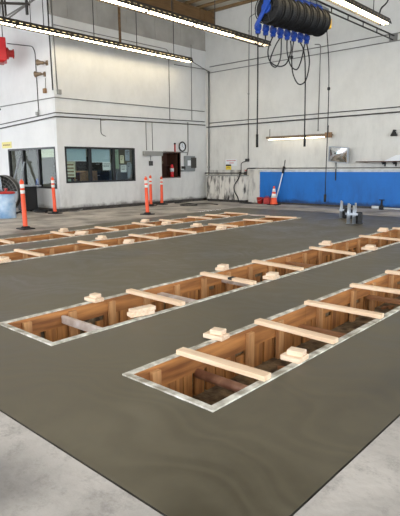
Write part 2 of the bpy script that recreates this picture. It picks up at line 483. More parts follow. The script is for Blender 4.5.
for y, lab in ((10.7, 'added unseen fill light behind the left window'), (12.4, 'added unseen fill light behind the side window'), (14.6, 'added unseen fill light farther inside office')):  # unseen lamps added to brighten the view through the office windows
    t = thing('added_fill_light', lab, 'light', (-17.6, y, 2.84), 0, 'added office fill lights')
    b = MB(); b.box(-.32, .32, -.62, .62, .0, .06, bevel=.01); b.build('housing', M['white'], t)
    b = MB(); b.box(-.28, .28, -.58, .58, -.012, -.001); b.build('diffuser', M['office_fill'], t)
# shades, papers and office contents
for i, (y0, y1, z, lab) in enumerate(((10.09, 10.99, 1.72, 'pale blue roller shade half lowered in leftmost pane of the side office window'),
                              (11.11, 12.04, 1.68, 'pale blue roller shade half lowered in middle pane of the side office window'))):
    t = thing('roller_shade', lab, 'shade', (XW-.17, (y0+y1)/2, z), 0, 'roller shades in the office window')
    w = (y1-y0)/2
    b = MB(); b.box(-.005, .005, -w, w, 0, 2.17-z); b.build('shade_fabric', M['shade'], t)
    b = MB(); b.box(-.012, .012, -w, w, -.02, 0); b.build('bottom_rail', M['white'], t)
papers = [((12.17, 12.37, 1.42, 2.12), 'greenp', 'tall pale green sheet taped inside the right office pane'),
          ((12.43, 12.62, 1.62, 1.92), 'cream', 'cream notice with dark heading taped inside the right office pane'),
          ((12.68, 12.90, 1.72, 2.12), 'greyp', 'grey sheet taped high in right corner of the office window'),
          ((12.45, 12.72, 1.30, 1.55), 'paper', 'white sheet low in the right office pane, beside the blue-grey one'),
          ((12.76, 12.96, 1.10, 1.66), 'greyp', 'tall bluish grey notice low in the right office pane'),
          ((11.62, 11.98, 1.38, 1.66), 'paper', 'white sheet taped under the shade in the middle office pane')]
for (y0, y1, z0, z1), mm, lab in papers:
    b = MB(); b.box(XW-.062, XW-.058, y0, y1, z0, z1)
    for k in range(3): b.box(XW-.0575, XW-.0565, y0+.03, y1-.04-.02*k, z1-.06-.05*k, z1-.045-.05*k, mi=1)
    tag(b.build('notice_sheet', [M[mm], M['ink']]), lab, 'paper', 'notices taped in the office window')
def cabinet(loc, sx, sy, h, mm, name, lab, cat, rows=3, face='X'):
    t = thing(name, lab, cat, loc)
    b = MB(); b.box(-sx/2, sx/2, -sy/2, sy/2, 0, h, bevel=.01); b.build('body', M[mm], t)
    for k in range(rows):
        z0 = .05+k*(h-.1)/rows; z1 = z0+(h-.1)/rows-.03
        b = MB()
        if face == 'X': b.box(sx/2, sx/2+.02, -sy/2+.03, sy/2-.03, z0, z1)
        else: b.box(-sx/2+.03, sx/2-.03, -sy/2-.02, -sy/2, z0, z1)
        d = b.build('drawer', M[mm], t)
        b = MB()
        if face == 'X': b.box(sx/2+.02, sx/2+.045, -.08, .08, (z0+z1)/2-.01, (z0+z1)/2+.01)
        else: b.box(-.08, .08, -sy/2-.045, -sy/2-.02, (z0+z1)/2-.01, (z0+z1)/2+.01)
        b.build('handle', M['steel'], d)
cabinet((-16.6, 11.1, 0), .6, 1.0, 1.30, 'brown', 'filing_cabinet', 'dark brown cabinet behind the leftmost pane of the office window', 'cabinet')
cabinet((-17.6, 12.9, 0), .6, 1.2, 1.9, 'dark', 'filing_cabinet', 'tall dark cabinet deep inside the office', 'cabinet', 4)
cabinet((-17.4, 14.2, 0), .6, .9, 1.6, 'greyp', 'filing_cabinet', 'grey cabinet deep inside office behind the right pane', 'cabinet', 4)
cabinet((-17.0, 12.0, 0), 1.0, .6, 1.35, 'card', 'filing_cabinet', 'tan cabinet in the office behind the left wall window', 'cabinet', 3, 'Y')
b = MB(); b.box(XW-.55, XW-.2, 10.95, 11.25, .97, 1.28, bevel=.01); b.box(XW-.40, XW-.36, 10.94, 11.26, 1.281, 1.286)
tag(b.build('cardboard_box', M['card']), 'brown cardboard box on the sill shelf inside the office window', 'box')
b = MB(); b.box(XW-.35, XW-.16, 10.15, 10.33, .97, 1.10, bevel=.01)
tag(b.build('small_carton', M['greenp']), 'small pale green carton at the left end of the office window', 'box')
b = MB(); b.box(XW-.7, XW-.15, 9.95, 13.15, .90, .965)
t = tag(b.build('sill_shelf', M['dark']), 'dark long shelf inside the office along its window', 'shelf')
b = MB()
for y in (10.1, 11.6, 13.0): b.box(XW-.68, XW-.64, y, y+.04, 0, .9)
b.build('support_posts', M['dark'], t)
# things behind the left window
b = MB(); b.box(W2[0]-.2, W2[1]-.15, YL+.16, YL+.7, .70, .765)
t = tag(b.build('counter', M['dark']), 'dark counter inside the left wall window', 'counter')
b = MB()
for x in (-18.4, -17, -15.7): b.box(x, x+.04, YL+.64, YL+.68, 0, .70)
b.build('support_posts', M['dark'], t)
t = thing('water_jug', 'blue water jug standing inside middle pane of the left window', 'jug', (-17.05, YL+.35, .765))
b = MB(); b.lathe([(.12, 0), (.13, .02), (.13, .27), (.09, .33), (.035, .36), (.035, .40)], 14); b.build('body', M['reel_blue'], t)
b = MB(); b.lathe([(.04, .395), (.04, .43), (0, .44)], 10); b.build('cap', M['white'], t)
t = thing('spray_bottle', 'white bottle on the counter in right pane of the left window', 'bottle', (-16.15, YL+.35, .765))
b = MB(); b.lathe([(.06, 0), (.065, .02), (.065, .2), (.02, .28), (.02, .33)], 12); b.build('body', M['white'], t)
b = MB(); b.box(-.07, .03, -.015, .015, .33, .38); b.build('spray_head', M['redp'], t)
b = MB(); b.box(-16.3, -15.5, YL+.055, YL+.06, 1.84, 2.11)
tag(b.build('notice_sheet', M['cream']), 'wide cream sheet hanging high in right pane of the left window', 'paper')
b = MB(); b.box(-16.25, -15.6, YL+.9, YL+.93, 1.15, 1.7)
for k in range(4): b.box(-16.2, -15.65, YL+.895, YL+.9, 1.2+k*.12, 1.25+k*.12, mi=1)
b.box(-16.25, -16.2, YL+.9, YL+.93, 0, 1.15, mi=1); b.box(-15.65, -15.6, YL+.9, YL+.93, 0, 1.15, mi=1)
tag(b.build('notice_board', [M['cream'], M['card']]), 'yellowish board on legs behind right pane of the left window', 'board')

# small opening with wooden alcove
b = MB(); x0 = XW-.75; x1 = XW-.14
b.box(x0, x1, W3[0]-.04, W3[0], W3[2]-.04, W3[3]+.04); b.box(x0, x1, W3[1], W3[1]+.04, W3[2]-.04, W3[3]+.04)
b.box(x0, x1, W3[0], W3[1], W3[2]-.04, W3[2]); b.box(x0, x1, W3[0], W3[1], W3[3], W3[3]+.04); b.box(x0-.03, x0, W3[0]-.04, W3[1]+.04, W3[2]-.04, W3[3]+.04)
t = tag(b.build('cupboard', M['brown']), 'dark brown wooden cupboard recess in the office wall', 'cupboard')
b = MB(); b.box(x0, x0+.3, W3[0], W3[1], 1.52, 1.545); b.build('shelf', M['brown'], t)
b = MB(); b.box(XW-.14, XW+.02, W3[0]-.03, W3[0], W3[2]-.03, W3[3]+.03); b.box(XW-.14, XW+.02, W3[1], W3[1]+.03, W3[2]-.03, W3[3]+.03)
b.box(XW-.14, XW+.02, W3[0], W3[1], W3[3], W3[3]+.03); b.box(XW-.14, XW+.02, W3[0], W3[1], W3[2]-.03, W3[2]); b.build('trim_frame', M['brown'], t)
t = thing('fire_extinguisher', 'red extinguisher with white label inside the wooden cupboard recess', 'extinguisher', (XW-.25, 15.33, 1.06))
b = MB(); b.lathe([(.07, 0), (.075, .02), (.075, .42), (.05, .50), (.02, .53)], 14); b.build('cylinder_body', M['red'], t)
b = MB(); b.lathe([(.077, .22), (.077, .36)], 14); b.build('label_band', M['white'], t)
b = MB(); b.box(-.03, .07, -.015, .015, .53, .58); b.build('handle', M['black'], t)
b = MB(); b.box(XW-.52, XW-.50, 14.85, 15.05, 1.60, 1.72); b.box(XW-.60, XW-.52, 14.90, 15.0, 1.545, 1.60)
tag(b.build('small_card', M['cream']), 'small cream card standing on shelf in the wooden cupboard recess', 'card')

# ------------------------------------------------------------------ pits with formwork
def build_pit(k, p):
    x0, x1, y0, y1 = p
    t = thing('pit_formwork', ['timber formwork lining the %s, closest to the camera' % PN[0], 'timber formwork lining the second pit from the right',
                               'timber formwork lining the third pit from the right', 'timber formwork lining the farthest pit, nearest the orange bollards'][k],
              'formwork', (x0, y0, 0), 0, 'timber pit formworks')
    L = Vector((x0, y0, 0))
    def add(name, mb, m):
        bmesh.ops.translate(mb.bm, verts=mb.bm.verts, vec=-L)
        return mb.build(name, m, t)
    th = .018
    for s, X in ((-1, x0), (1, x1)):
        b = MB(); a, c = (X-th, X) if s < 0 else (X, X+th)
        y = y0
        rnd = random.Random(k*7+s)
        while y < y1-.01:
            e = min(y+2.44, y1); b.box(a, c, y, e-.004, -.185+rnd.uniform(-.01, .01), -.004); y = e
        add('upper_board', b, M['ply'])
        b = MB(); y = y0; a, c = (X-.045, X-.02) if s < 0 else (X+.02, X+.045)
        while y < y1-.05:
            w = rnd.uniform(.09, .16)
            if y+w > y1: w = y1-y
            top = -.16 if rnd.random() < .8 else -.24
            o_ = rnd.uniform(-.008, .008)
            b.box(a+o_, c+o_, y, y+w-.012, PD-.02, top); y += w+(rnd.uniform(.02, .06) if rnd.random() < .25 else 0)
        add('stave_wall', b, M['ply2'])
        b = MB(); a, c = (X-.075, X-.055) if s < 0 else (X+.055, X+.075)
        b.box(a, c, y0, y1, PD-.02, -.01); add('backing_soil', b, M['mud'])
        # rim strip
        b = MB(); a, c = (X-RW, X+.0) if s < 0 else (X, X+RW)
        y = y0-RW+.0
        while y < y1+RW-.02:
            e = min(y+2.44, y1+RW); b.box(a+rnd.uniform(-.004, .002), c+.004*s, y, e-.006, -.003, .010+rnd.uniform(0, .002), bevel=.002); y = e
        add('rim_strip', b, M['rim'])
    for s, Y in ((-1, y0), (1, y1)):
        b = MB(); a, c = (Y-th, Y) if s < 0 else (Y, Y+th)
        b.box(x0-.0, x1, a, c, -.20, -.004); b.box(x0, x1, a-.004*s, c+.004*s, PD-.02, -.21); add('end_board', b, M['ply_x'])
        b = MB(); a, c = (Y-RW, Y-.0) if s < 0 else (Y, Y+RW)
        ov = .06 if s < 0 else 0
        b.box(x0-.0, x1-.0, a, c, -.003, .012, bevel=.002)
        add('rim_strip', b, M['rim'])
    # vertical studs
    n = 0; y = y0+.22
    step = .535 if k == 1 else .55
    if k == 0: yl = [2.5, 3.70, 4.20, 5.0, 5.83, 6.4, 7.0, 7.8, 8.6, 9.4, 10.2, 11, 11.8, 12.6]
    else: yl = [y0+.22+step*i for i in range(int((y1-y0-.2)/step))]
    for yy in yl:
        for s, X in ((-1, x0), (1, x1)):
            b = MB(); a, c = (X, X+.04) if s < 0 else (X-.04, X)
            b.box(a, c, yy-.045, yy+.045, PD, -.03, bevel=.003)
            add('stud', b, M['stud'])
    b = MB(); b.box(x0-.06, x1+.06, y0-.05, y1+.05, PD-.03, PD)
    rnd = random.Random(k)
    o = add('pit_bottom', b, M['mud'])
    b = MB()
    for i in range(70):
        cx = rnd.uniform(x0+.08, x1-.08); cy = rnd.uniform(y0+.1, y1-.1); a = rnd.uniform(0, PI); l = rnd.uniform(.04, .2)
        mt = Matrix.Translation((cx, cy, PD+.012)) @ Matrix.Rotation(a, 4, 'Z') @ Matrix.Rotation(rnd.uniform(-.1, .1), 4, 'X')
        b.box(-l/2, l/2, -.02, .02, -.012, .012, mt)
    o = add('debris', b, M['tanwood']); o['kind'] = 'stuff'; o['label'] = 'scattered wood scraps on the muddy pit bottom'
    return t
for k, p in enumerate(PITS): build_pit(k, p)

# overrun of the near-end rim strips (laps past the corner like in the photo)
# spreaders inside the pits
def spreader(k, y, z, mm, lab, h=.09, w=.04, rnd=False, x_off=0):
    x0, x1 = PITS[k][:2]
    b = MB()
    if rnd: b.tube([(x0+.002, y, z), (x1-.002, y, z)], .04, 14)
    else: b.box(x0+.002, x1-.002, y-w/2, y+w/2, z-h/2, z+h/2, bevel=.004)
    tag(b.build('steel_pipe' if rnd else 'spreader_board', M[mm], loc=(x0, y, z)), lab, 'pipe' if rnd else 'board', 'spreaders wedged inside the pits')
spreader(0, 2.99, -.21, 'rust', 'rusty brown round pipe wedged across inside near end of the nearest pit', rnd=True)
spreader(0, 4.62, -.20, 'tanwood', 'tan board wedged inside the nearest pit, just below its second and third cross boards', w=.10, h=.04)
spreader(0, 6.29, -.20, 'tanwood', 'tan board wedged low inside the nearest pit between its fourth and fifth cross boards', w=.10, h=.04)
spreader(1, 2.93, -.10, 'whitewood', 'cement-smeared whitish board wedged inside near end of the second pit', w=.04, h=.085)
spreader(1, 4.35, -.10, 'whitewood', 'whitish board wedged inside second pit just beyond its first cross board', w=.09, h=.04)
spreader(1, 5.62, -.14, 'whitewood', 'whitish board wedged inside the second pit beside its second cross board', w=.09, h=.04)
spreader(1, 7.30, -.12, 'tanwood', 'tan board wedged inside second pit before its fourth cross board', w=.09, h=.04)

# boards laid across
ORD = ['first', 'second', 'third', 'fourth', 'fifth', 'sixth', 'seventh', 'eighth', 'ninth']
BO = {0: [(-2.785, 2.813, -1.94, 2.84), (-2.785, 3.876, -1.94, 3.843), (-2.785, 4.78, -1.94, 4.80), (-2.785, 5.854, -1.94, 5.90), (-2.785, 6.923, -1.94, 6.95), (-2.785, 8.05, -1.94, 8.0)],
      1: [(-4.68, 3.872, -3.76, 3.858), (-4.68, 5.196, -3.76, 5.172), (-4.68, 6.40, -3.76, 6.32), (-4.68, 8.136, -3.76, 7.985), (-4.68, 10.15, -3.76, 10.075), (-4.68, 11.9, -3.76, 11.9)],
      2: [(-8.64, 4.561, -7.75, 4.556), (-8.64, 5.916, -7.75, 5.906), (-8.64, 7.243, -7.75, 7.223), (-8.64, 8.407, -7.75, 8.387), (-8.64, 9.877, -7.75, 9.91), (-8.64, 11.331, -7.75, 11.423), (-8.64, 12.40, -7.75, 12.62)],
      3: [(-10.43, 5.009, -9.52, 4.957), (-10.43, 6.42, -9.52, 6.379), (-10.43, 7.66, -9.52, 7.598), (-10.43, 8.86, -9.52, 8.783), (-10.43, 9.845, -9.52, 9.799), (-10.43, 10.982, -9.52, 10.982), (-10.43, 11.786, -9.52, 11.794), (-10.43, 12.704, -9.52, 12.674)]}
for k, l in BO.items():
    for i, (xa, ya, xb, yb) in enumerate(l):
        b = MB(); zt = .012
        mid = Vector(((xa+xb)/2, (ya+yb)/2, zt)); ln = math.hypot(xb-xa, yb-ya)
        b.box(-ln/2, ln/2, -.045, .045, .0, .040, bevel=.004)
        if (k, i) == (1, 1): b.box(.05, .12, -.047, .047, .012, .0415, mi=1)
        o = b.build('cross_board', [M['lumber'], M['ink']])
        o.location = mid; o.rotation_euler = (0, 0, math.atan2(yb-ya, xb-xa))
        side = {0: 'closest to the camera', 1: 'second row', 2: 'third row', 3: 'row nearest the bollards'}[k]
        ex = ', dark-marked' if (k, i) == (1, 1) else ''
        tag(o, 'pale timber board across the %s%s, %s from its near end' % (PN[k], ex, ORD[i]), 'board', 'boards lying across the %s' % PN[k])
b = MB(); b.box(-.30, .30, -.06, .06, 0, .025, bevel=.004)
o = b.build('loose_board', M['whitewood']); o.location = (-9.10, 12.75, .001); o.rotation_euler = (0, 0, .15)
tag(o, 'short board flat on the slab between far ends of third and farthest pits', 'board')

# offcut blocks, stacked in pairs on the rims
def block(x, y, z, lx, ly, rz, mm, lab, grp, h=.040):
    b = MB(); b.box(-lx/2, lx/2, -ly/2, ly/2, 0, h, bevel=.004)
    o = b.build('wood_block', M[mm]); o.location = (x, y, z); o.rotation_euler = (0, 0, rz)
    tag(o, lab, 'block', grp)
ST = [ # x, y, pit, place text, lower (lx,ly), upper (lx,ly), rz
    (-2.80, 3.29, 0, 'left rim of nearest pit past first board', (.20, .13), (.12, .09), .1),
    (-2.01, 3.30, 0, 'right rim of nearest pit between first and second boards', (.17, .15), (.13, .09), .05),
    (-4.67, 3.36, 1, 'left rim of second pit before first board', (.20, .13), (.10, .09), .0),
    (-3.84, 3.33, 1, 'right rim of second pit near its front', (.10, .27), (.10, .27), -.25),
    (-4.67, 5.62, 1, 'left rim of second pit past second board', (.14, .16), (.12, .14), .1),
    (-3.80, 5.60, 1, 'right rim of second pit past second board', (.16, .18), (.13, .14), .1),
    (-4.67, 8.68, 1, 'left rim of second pit past fourth board', (.22, .16), (.14, .13), .1),
    (-3.82, 8.70, 1, 'right rim of second pit past fourth board', (.24, .18), (.16, .14), .1),
    (-4.67, 11.30, 1, 'left rim of second pit before sixth board', (.20, .2), (.18, .16), .1),
    (-8.63, 6.46, 2, 'left rim of third pit between second and third boards', (.20, .16), (.16, .10), .0),
    (-7.76, 6.46, 2, 'right rim of third pit between second and third boards', (.16, .16), (.18, .12), .1),
    (-8.63, 9.40, 2, 'left rim of third pit just before fifth board', (.26, .2), (.18, .12), .0),
    (-7.76, 9.30, 2, 'right rim of third pit just before fifth board', (.16, .2), (.2, .14), .0),
    (-7.80, 3.86, 2, 'right rim of third pit near the left edge of picture', (.24, .2), (.16, .14), .0),
    (-10.42, 6.72, 3, 'left rim of farthest pit past second board', (.2, .16), (.14, .12), .0),
    (-9.62, 6.66, 3, 'right rim of farthest pit just past second board', (.26, .16), (.26, .14), .4),
    (-10.42, 9.27, 3, 'left rim of farthest pit between fourth and fifth boards', (.2, .16), (.18, .12), .1),
    (-9.55, 9.22, 3, 'right rim of farthest pit between fourth and fifth boards', (.16, .2), (.2, .14), .0)]
for (x, y, k, pl, lo, up, rz) in ST:
    mm = 'pinkwood'
    block(x, y, .013, lo[0], lo[1], rz, mm, 'lower wood block on %s' % pl, 'offcut blocks stacked on the pit rims')
    block(x+.012, y+.01, .053, up[0], up[1], rz+.12, mm, 'upper wood block on %s' % pl, 'offcut blocks stacked on the pit rims')

# ------------------------------------------------------------------ bollards, cone
def bollard(x, y, h, lab, lean=0, rz=0, base=.36):
    t = thing('bollard', lab, 'bollard', (x, y, 0), rz, 'orange channelizer bollards')
    b = MB(); s = base/2
    b.box(-s, s, -s*.9, s*.9, 0, .03, bevel=.008); b.lathe([(.12, .03), (.10, .06), (.075, .075)], 16); b.build('base', M['black'], t)
    mt = Matrix.Rotation(lean, 4, 'Y')
    b = MB(); b.lathe([(.064, .05), (.058, .10), (.053, h*.5), (.048, h*.93), (.052, h*.94), (.046, h*.97), (.03, h*.985), (0, h*.985)], 18, mt)
    p = b.build('post', M['orange'], t)
    for z0, z1 in ((h*.72, h*.79), (h*.83, h*.91)):
        b = MB(); b.lathe([(.0545, z0), (.0525, z1)], 18, mt); b.build('reflective_band', M['white_band'], p)
    b = MB(); b.torus((0, 0, 0), .028, .009, 'Y', 14, 6); bmesh.ops.translate(b.bm, verts=b.bm.verts, vec=(0, 0, h*.985)); bmesh.ops.transform(b.bm, matrix=mt, verts=b.bm.verts)
    b.build('top_handle', M['orange'], t)
bollard(-11.70, 6.47, 1.21, 'orange bollard with two white bands, closest to camera beside the farthest pit', -.03)
bollard(-14.85, 9.30, 1.19, 'orange bollard with white bands standing in front of the office corner', -.03, .2)
bollard(-12.17, 10.95, 1.18, 'orange bollard standing apart in front of the pair near the small wall opening', -.03, .1)
bollard(-14.68, 13.40, 1.16, 'orange bollard against the office wall, left one of the rear pair', 0, .3)
bollard(-14.86, 14.15, 1.10, 'orange bollard against the office wall, right one of the rear pair', 0, .1)

t = thing('traffic_cone', 'orange traffic cone with white collars against the blue wall', 'cone', (-11.24, 16.66, 0))
b = MB(); b.box(-.2, .2, -.2, .2, 0, .03, bevel=.01); b.build('base', M['black'], t)
b = MB(); b.lathe([(.155, .03), (.135, .08), (.032, .70), (.02, .72), (0, .72)], 20); c = b.build('cone_body', M['orange'], t)
for z0, z1 in ((.28, .43), (.50, .62)):
    r = lambda z: .135-(z-.08)*(.135-.032)/.62+.003
    b = MB(); b.lathe([(r(z0), z0), (r(z1), z1)], 20); b.build('reflective_collar', M['white_band'], c)
t = thing('jerry_can', 'red fuel can on the floor beside the traffic cone', 'can', (-11.72, 16.90, 0), .2)
b = MB(); b.box(-.13, .13, -.10, .10, 0, .26, bevel=.03); b.build('body', M['redp'], t)
b = MB(); b.tube(bend([(-.07, 0, .25), (-.07, 0, .31), (.05, 0, .31), (.05, 0, .25)], .03), .012); b.build('handle', M['redp'], t)
b = MB(); b.tube([(.10, 0, .24), (.16, 0, .33)], .018); b.build('spout', M['black'], t)
t = thing('bucket', 'small red bucket left of the red can by the blue wall', 'bucket', (-12.05, 16.88, 0))
b = MB(); b.lathe([(.10, 0), (.135, .24), (.14, .25), (.125, .24), (.095, .02), (0, .02)], 18); b.build('body', M['redp'], t)
b = MB(); b.tube(spline([(-.135, 0, .23), (-.1, -.12, .16), (0, -.16, .12), (.1, -.12, .16), (.135, 0, .23)]), .005); b.build('handle', M['steel'], t)
t = thing('squeegee', 'white-handled pole leaning on the blue wall behind the traffic cone', 'pole', (-11.42, 17.0, 0))
b = MB(); b.tube([(0, 0, .0), (.27, .155, 1.32)], .022, 10); b.build('handle', M['white'], t)
b = MB(); b.tube([(.25, .135, 1.20), (.295, .145, 1.46)], .04, 10); b.tube([(.295, .15, 1.46), (.33, .16, 1.70)], .012, 8); b.build('black_grip', M['black'], t)

# ------------------------------------------------------------------ bundles of steel tubes standing on slab
def stand(x, y, n, lab, spread, rz, h=.50):
    t = thing('steel_stand', lab, 'stand', (x, y, 0), rz, 'galvanised stands on the far slab')
    for i in range(n):
        dx = (i-(n-1)/2)*spread; dy = (.05 if i % 2 else -.04)
        b = MB(); b.tube([(dx, dy, .0), (dx+(.02 if i == 0 else 0), dy, h-.03*(i % 3))], .026, 10); b.tube([(dx, dy, 0), (dx, dy, .01)], .035, 10)
        b.build('tube_leg', M['steel'], t)
    w = spread*(n-1)/2+.03
    b = MB(); b.box(-w, w, -.075, -.055, h*.42, h*.52); b.box(-w, w, .06, .08, h*.42, h*.52); b.build('crossbar', M['steel'], t)
    b = MB(); b.box(w+.0, w+.11, -.10, .08, 0.02, .30, bevel=.01); b.box(w-.01, w+.12, -.11, .09, 0, .03)
    b.box(w-.02, w+.01, -.02, .02, .10, .24); b.build('black_block', M['black'], t)
stand(-6.87, 13.6, 2, 'pair of galvanised tubes with black block on far slab, left of the wider stand', .07, .75)
stand(-5.98, 12.42, 4, 'wider galvanised stand of four upright tubes on the far slab', .075, .72, .53)
b = MB(); b.box(-6.62, -6.50, 13.50, 13.60, 0, .26, bevel=.01)
tag(b.build('black_pad', M['black']), 'small black block standing between the two galvanised stands', 'block')

# ------------------------------------------------------------------ pipes and conduits
def conduit(pts, r, mm, lab, clips=(), name='conduit', grp='conduits along the walls', elbow=.10):
    b = MB(); b.tube(bend(pts, elbow), r, 8)
    o = tag(b.build(name, M[mm]), lab, 'pipe', grp)
    if clips:
        for c in clips:
            b = MB(); b.box(c[0]-r*1.6, c[0]+r*1.6, c[1]-r*1.6, c[1]+r*1.6, c[2]-.03, c[2]+.03); b.build('clamp', M['box'], o)
    return o
yb = YB-.017; xo = XW+.016; yl = YL-.016
conduit([(-14.95, yb, 5.62), (6, yb, 5.66)], .016, 'conduit', 'thin pipe high on the back wall, upper of the pair')
conduit([(xo, 15.3, 5.50), (xo, yb-.05, 5.55), (-14.95, yb, 5.38), (6, yb, 5.45)], .016, 'conduit', 'thin pipe high on the back wall, lower of the pair', elbow=.03)
conduit([(-14.95, yb, 3.32), (6, yb, 3.37)], .016, 'conduit_d', 'dark pipe at mid height of the back wall, upper of the pair')
conduit([(-15.1, yb-.04, 3.15), (6, yb-.04, 3.22)], .022, 'conduit_d', 'thick dark pipe at mid height of the back wall, lower of the pair')
conduit([(-19.5, yl, 3.74), (xo, yl, 3.75), (xo, YB-.1, 3.81)], .016, 'conduit', 'thin pipe wrapping the office corner, topmost of three', elbow=.04)
conduit([(-19.5, yl, 3.08), (xo, yl, 3.27), (xo, YB-.1, 3.38)], .016, 'conduit_d', 'dark pipe wrapping the office corner, middle of three', elbow=.04)
conduit([(-19.5, yl-.03, 2.93), (xo+.03, yl-.03, 3.14), (xo+.03, YB-.1, 3.24)], .020, 'conduit_d', 'dark pipe wrapping the office corner, lowest of three', elbow=.04)
conduit([(-14.97, yb-.03, 5.45), (-15.0, yb-.03, .12)], .024, 'conduit_d', 'dark vertical pipe in the room corner above the stained trough', ((-15.0, yb-.03, 1.45), (-15.0, yb-.03, 5.40)))
conduit([(-12.62, yb, 7.28), (-12.885, yb, 7.22), (-12.885, yb, 1.75)], .018, 'conduit', 'vertical pipe on the back wall left of hose reels', ((-12.885, yb, 6.7), (-12.885, yb, 4.33)))
conduit([(-9.95, yb, 5.75), (-9.72, yb, 5.72), (-9.72, yb, 2.72)], .016, 'conduit', 'vertical pipe rising from the back wall light to the upper pipes', ((-9.72, yb, 2.75),))
conduit([(-12.9, yb, 1.39), (6, yb, 1.40)], .020, 'conduit', 'grey pipe running along the top of the blue band', ((-11.9, yb, 1.39), (-8.95, yb, 1.39)))
conduit([(-8.95, yb, 1.62), (-8.95, yb, .95)], .020, 'conduit_d', 'short dark vertical pipe crossing the top of the blue band', ((-8.95, yb, 1.45),))
conduit([(-12.95, yb, .9), (-12.95, yb, 1.39), (-12.5, yb, 1.39)], .022, 'conduit_d', 'dark elbow pipe beside the stained trough')
# office wall verticals (positions on wall plane)
conduit([(xo, 9.80, 6.9), (xo, 9.86, 3.95)], .016, 'conduit', 'vertical pipe just right of the office corner ending in a box')
conduit([(xo, 7+2.85, 6.02-.02), (xo, 14.9, 6.02), (xo, 15.0, 5.9), (xo, 15.0, 3.3)], .014, 'conduit', 'thin pipe with bend high on the office wall below the fluorescent row')
conduit([(xo, 11.55, 3.20), (xo, 11.55, 2.65), (xo, 11.75, 2.58)], .014, 'conduit', 'short hooked pipe hanging from low pipes above the office window')
conduit([(xo, 11.55, 3.12), (xo, 11.75, 3.14)], .010, 'conduit', 'tiny pipe stub on the low pipes above the office window')
conduit([(xo, 13.70, 3.2), (xo, 13.70, 2.12)], .014, 'conduit', 'vertical pipe dropping to left end of the small trunking box')
conduit([(xo, 14.02, 3.2), (xo, 14.02, 2.12)], .014, 'conduit', 'vertical pipe dropping to middle of the small trunking box')
conduit([(xo, 16.05, 3.3), (xo, 16.05, 2.1), (xo, 15.98, 1.95)], .022, 'conduit', 'vertical pipe dropping into the grey electrical panel')
conduit([(xo, 14.6, 2.09), (xo, 16.0, 2.06)], .018, 'conduit', 'horizontal pipe above the wooden cupboard recess')
conduit([(xo, 13.9, 2.05), (xo, 13.9, 1.72)], .014, 'conduit', 'short pipe from trunking box down to the small switch')
conduit([(xo, 16.3, 6.4), (xo, 16.3, 3.4)], .013, 'conduit', 'long thin vertical pipe on office wall near the room corner')
# left wall pipes
conduit([(-18.0, yl, 5.85), (-17.80, yl, 5.80), (-16.34, yl, 5.50), (-16.20, yl, 5.30), (-16.20, yl, 3.42)], .014, 'conduit_d', 'thin bent pipe on the short left wall right of the red heater', ((-16.2, yl, 3.40),))
conduit([(-16.35, yl, 7.6), (-16.35, yl, 6.2)], .010, 'conduit_d', 'thin wire high on the short left wall')
conduit([(-15.30, yl, 7.7), (-15.26, yl, 3.98)], .022, 'conduit_d', 'dark vertical pipe along the outside corner of the office')
conduit([(-15.66, yl, 4.4), (-15.69, yl, 4.05)], .010, 'conduit', 'short wire between security lights and the beige box')

def jbox(c, s, lab, mm='box', name='junction_box', cat='box'):
    b = MB(); b.box(c[0]-s[0]/2, c[0]+s[0]/2, c[1]-s[1]/2, c[1]+s[1]/2, c[2]-s[2]/2, c[2]+s[2]/2, bevel=.006)
    o = tag(b.build(name, M[mm]), lab, cat, 'wall boxes'); return o
jbox((-15.69, YL-.05, 4.0), (.13, .08, .15), 'beige square box under the security lights on the left wall', 'card')
jbox((XW+.05, 9.9, 3.93), (.09, .14, .15), 'grey square box just right of the office corner')
jbox((-16.2, YL-.07, 3.30), (.12, .08, .12), 'small grey box at the end of bent pipe on the left wall')
jbox((XW+.07, 13.98, 2.0), (.12, .98, .17), 'long grey trunking box left of the wooden cupboard recess', name='trunking_box')
jbox((XW+.05, 13.88, 1.62), (.10, .14, .18), 'small dark switch box under the grey trunking', 'conduit_d', 'switch_box')
jbox((-12.885, YB-.08, 1.72), (.14, .12, .12), 'dark valve body at lower end of the vertical back wall pipe', 'conduit_d', 'valve', 'valve')
t = thing('electrical_panel', 'grey electrical panel with dark switchgear right of the wooden cupboard recess', 'panel', (XW, 16.0, 1.28))
b = MB(); b.box(0, .10, -.42, .38, 0, .06); b.box(0, .12, -.22, .38, .06, .64, bevel=.01); b.build('box_body', M['panel'], t)
b = MB(); b.box(.12, .15, -.10, .06, .24, .46); b.build('white_label', M['white'], t)
b = MB(); b.box(0, .14, .10, .44, .14, .58, bevel=.02); b.build('switchgear', M['conduit_d'], t)
b = MB(); b.box(0, .10, -.36, -.22, .12, .22); b.build('dark_knob', M['ink'], t)
# clock
t = thing('clock', 'round black-rimmed wall clock above the electrical panel', 'clock', (XW+.01, 15.68, 2.30))
R90 = Matrix.Rotation(PI/2, 4, 'Y')
b = MB(); b.torus((0.03, 0, 0), .185, .028, 'X', 32, 8); b.build('rim', M['ink'], t)
b = MB(); b.lathe([(.18, 0), (.18, .02)], 32, R90); f = b.build('face', M['white'], t)
b = MB(); b.box(.021, .026, -.008, .008, 0, .13); b.bar((.024, 0, 0), (.024, .09, -.04), .01, .006); b.build('hands', M['ink'], f)
b = MB()
for k in range(12):
    a = k*PI/6; b.bar((.022, .145*math.cos(a), .145*math.sin(a)), (.022, .165*math.cos(a), .165*math.sin(a)), .008, .004)
b.build('hour_marks', M['ink'], f)
t = thing('red_bottle', 'slim red tool hanging left of the wall clock', 'tool', (XW+.03, 15.25, 2.08))
b = MB(); b.box(-.02, .02, -.02, .02, 0, .30); b.build('body', M['redp'], t)
b = MB(); b.box(-.03, .03, -.03, .03, .30, .36); b.build('cap', M['ink'], t)

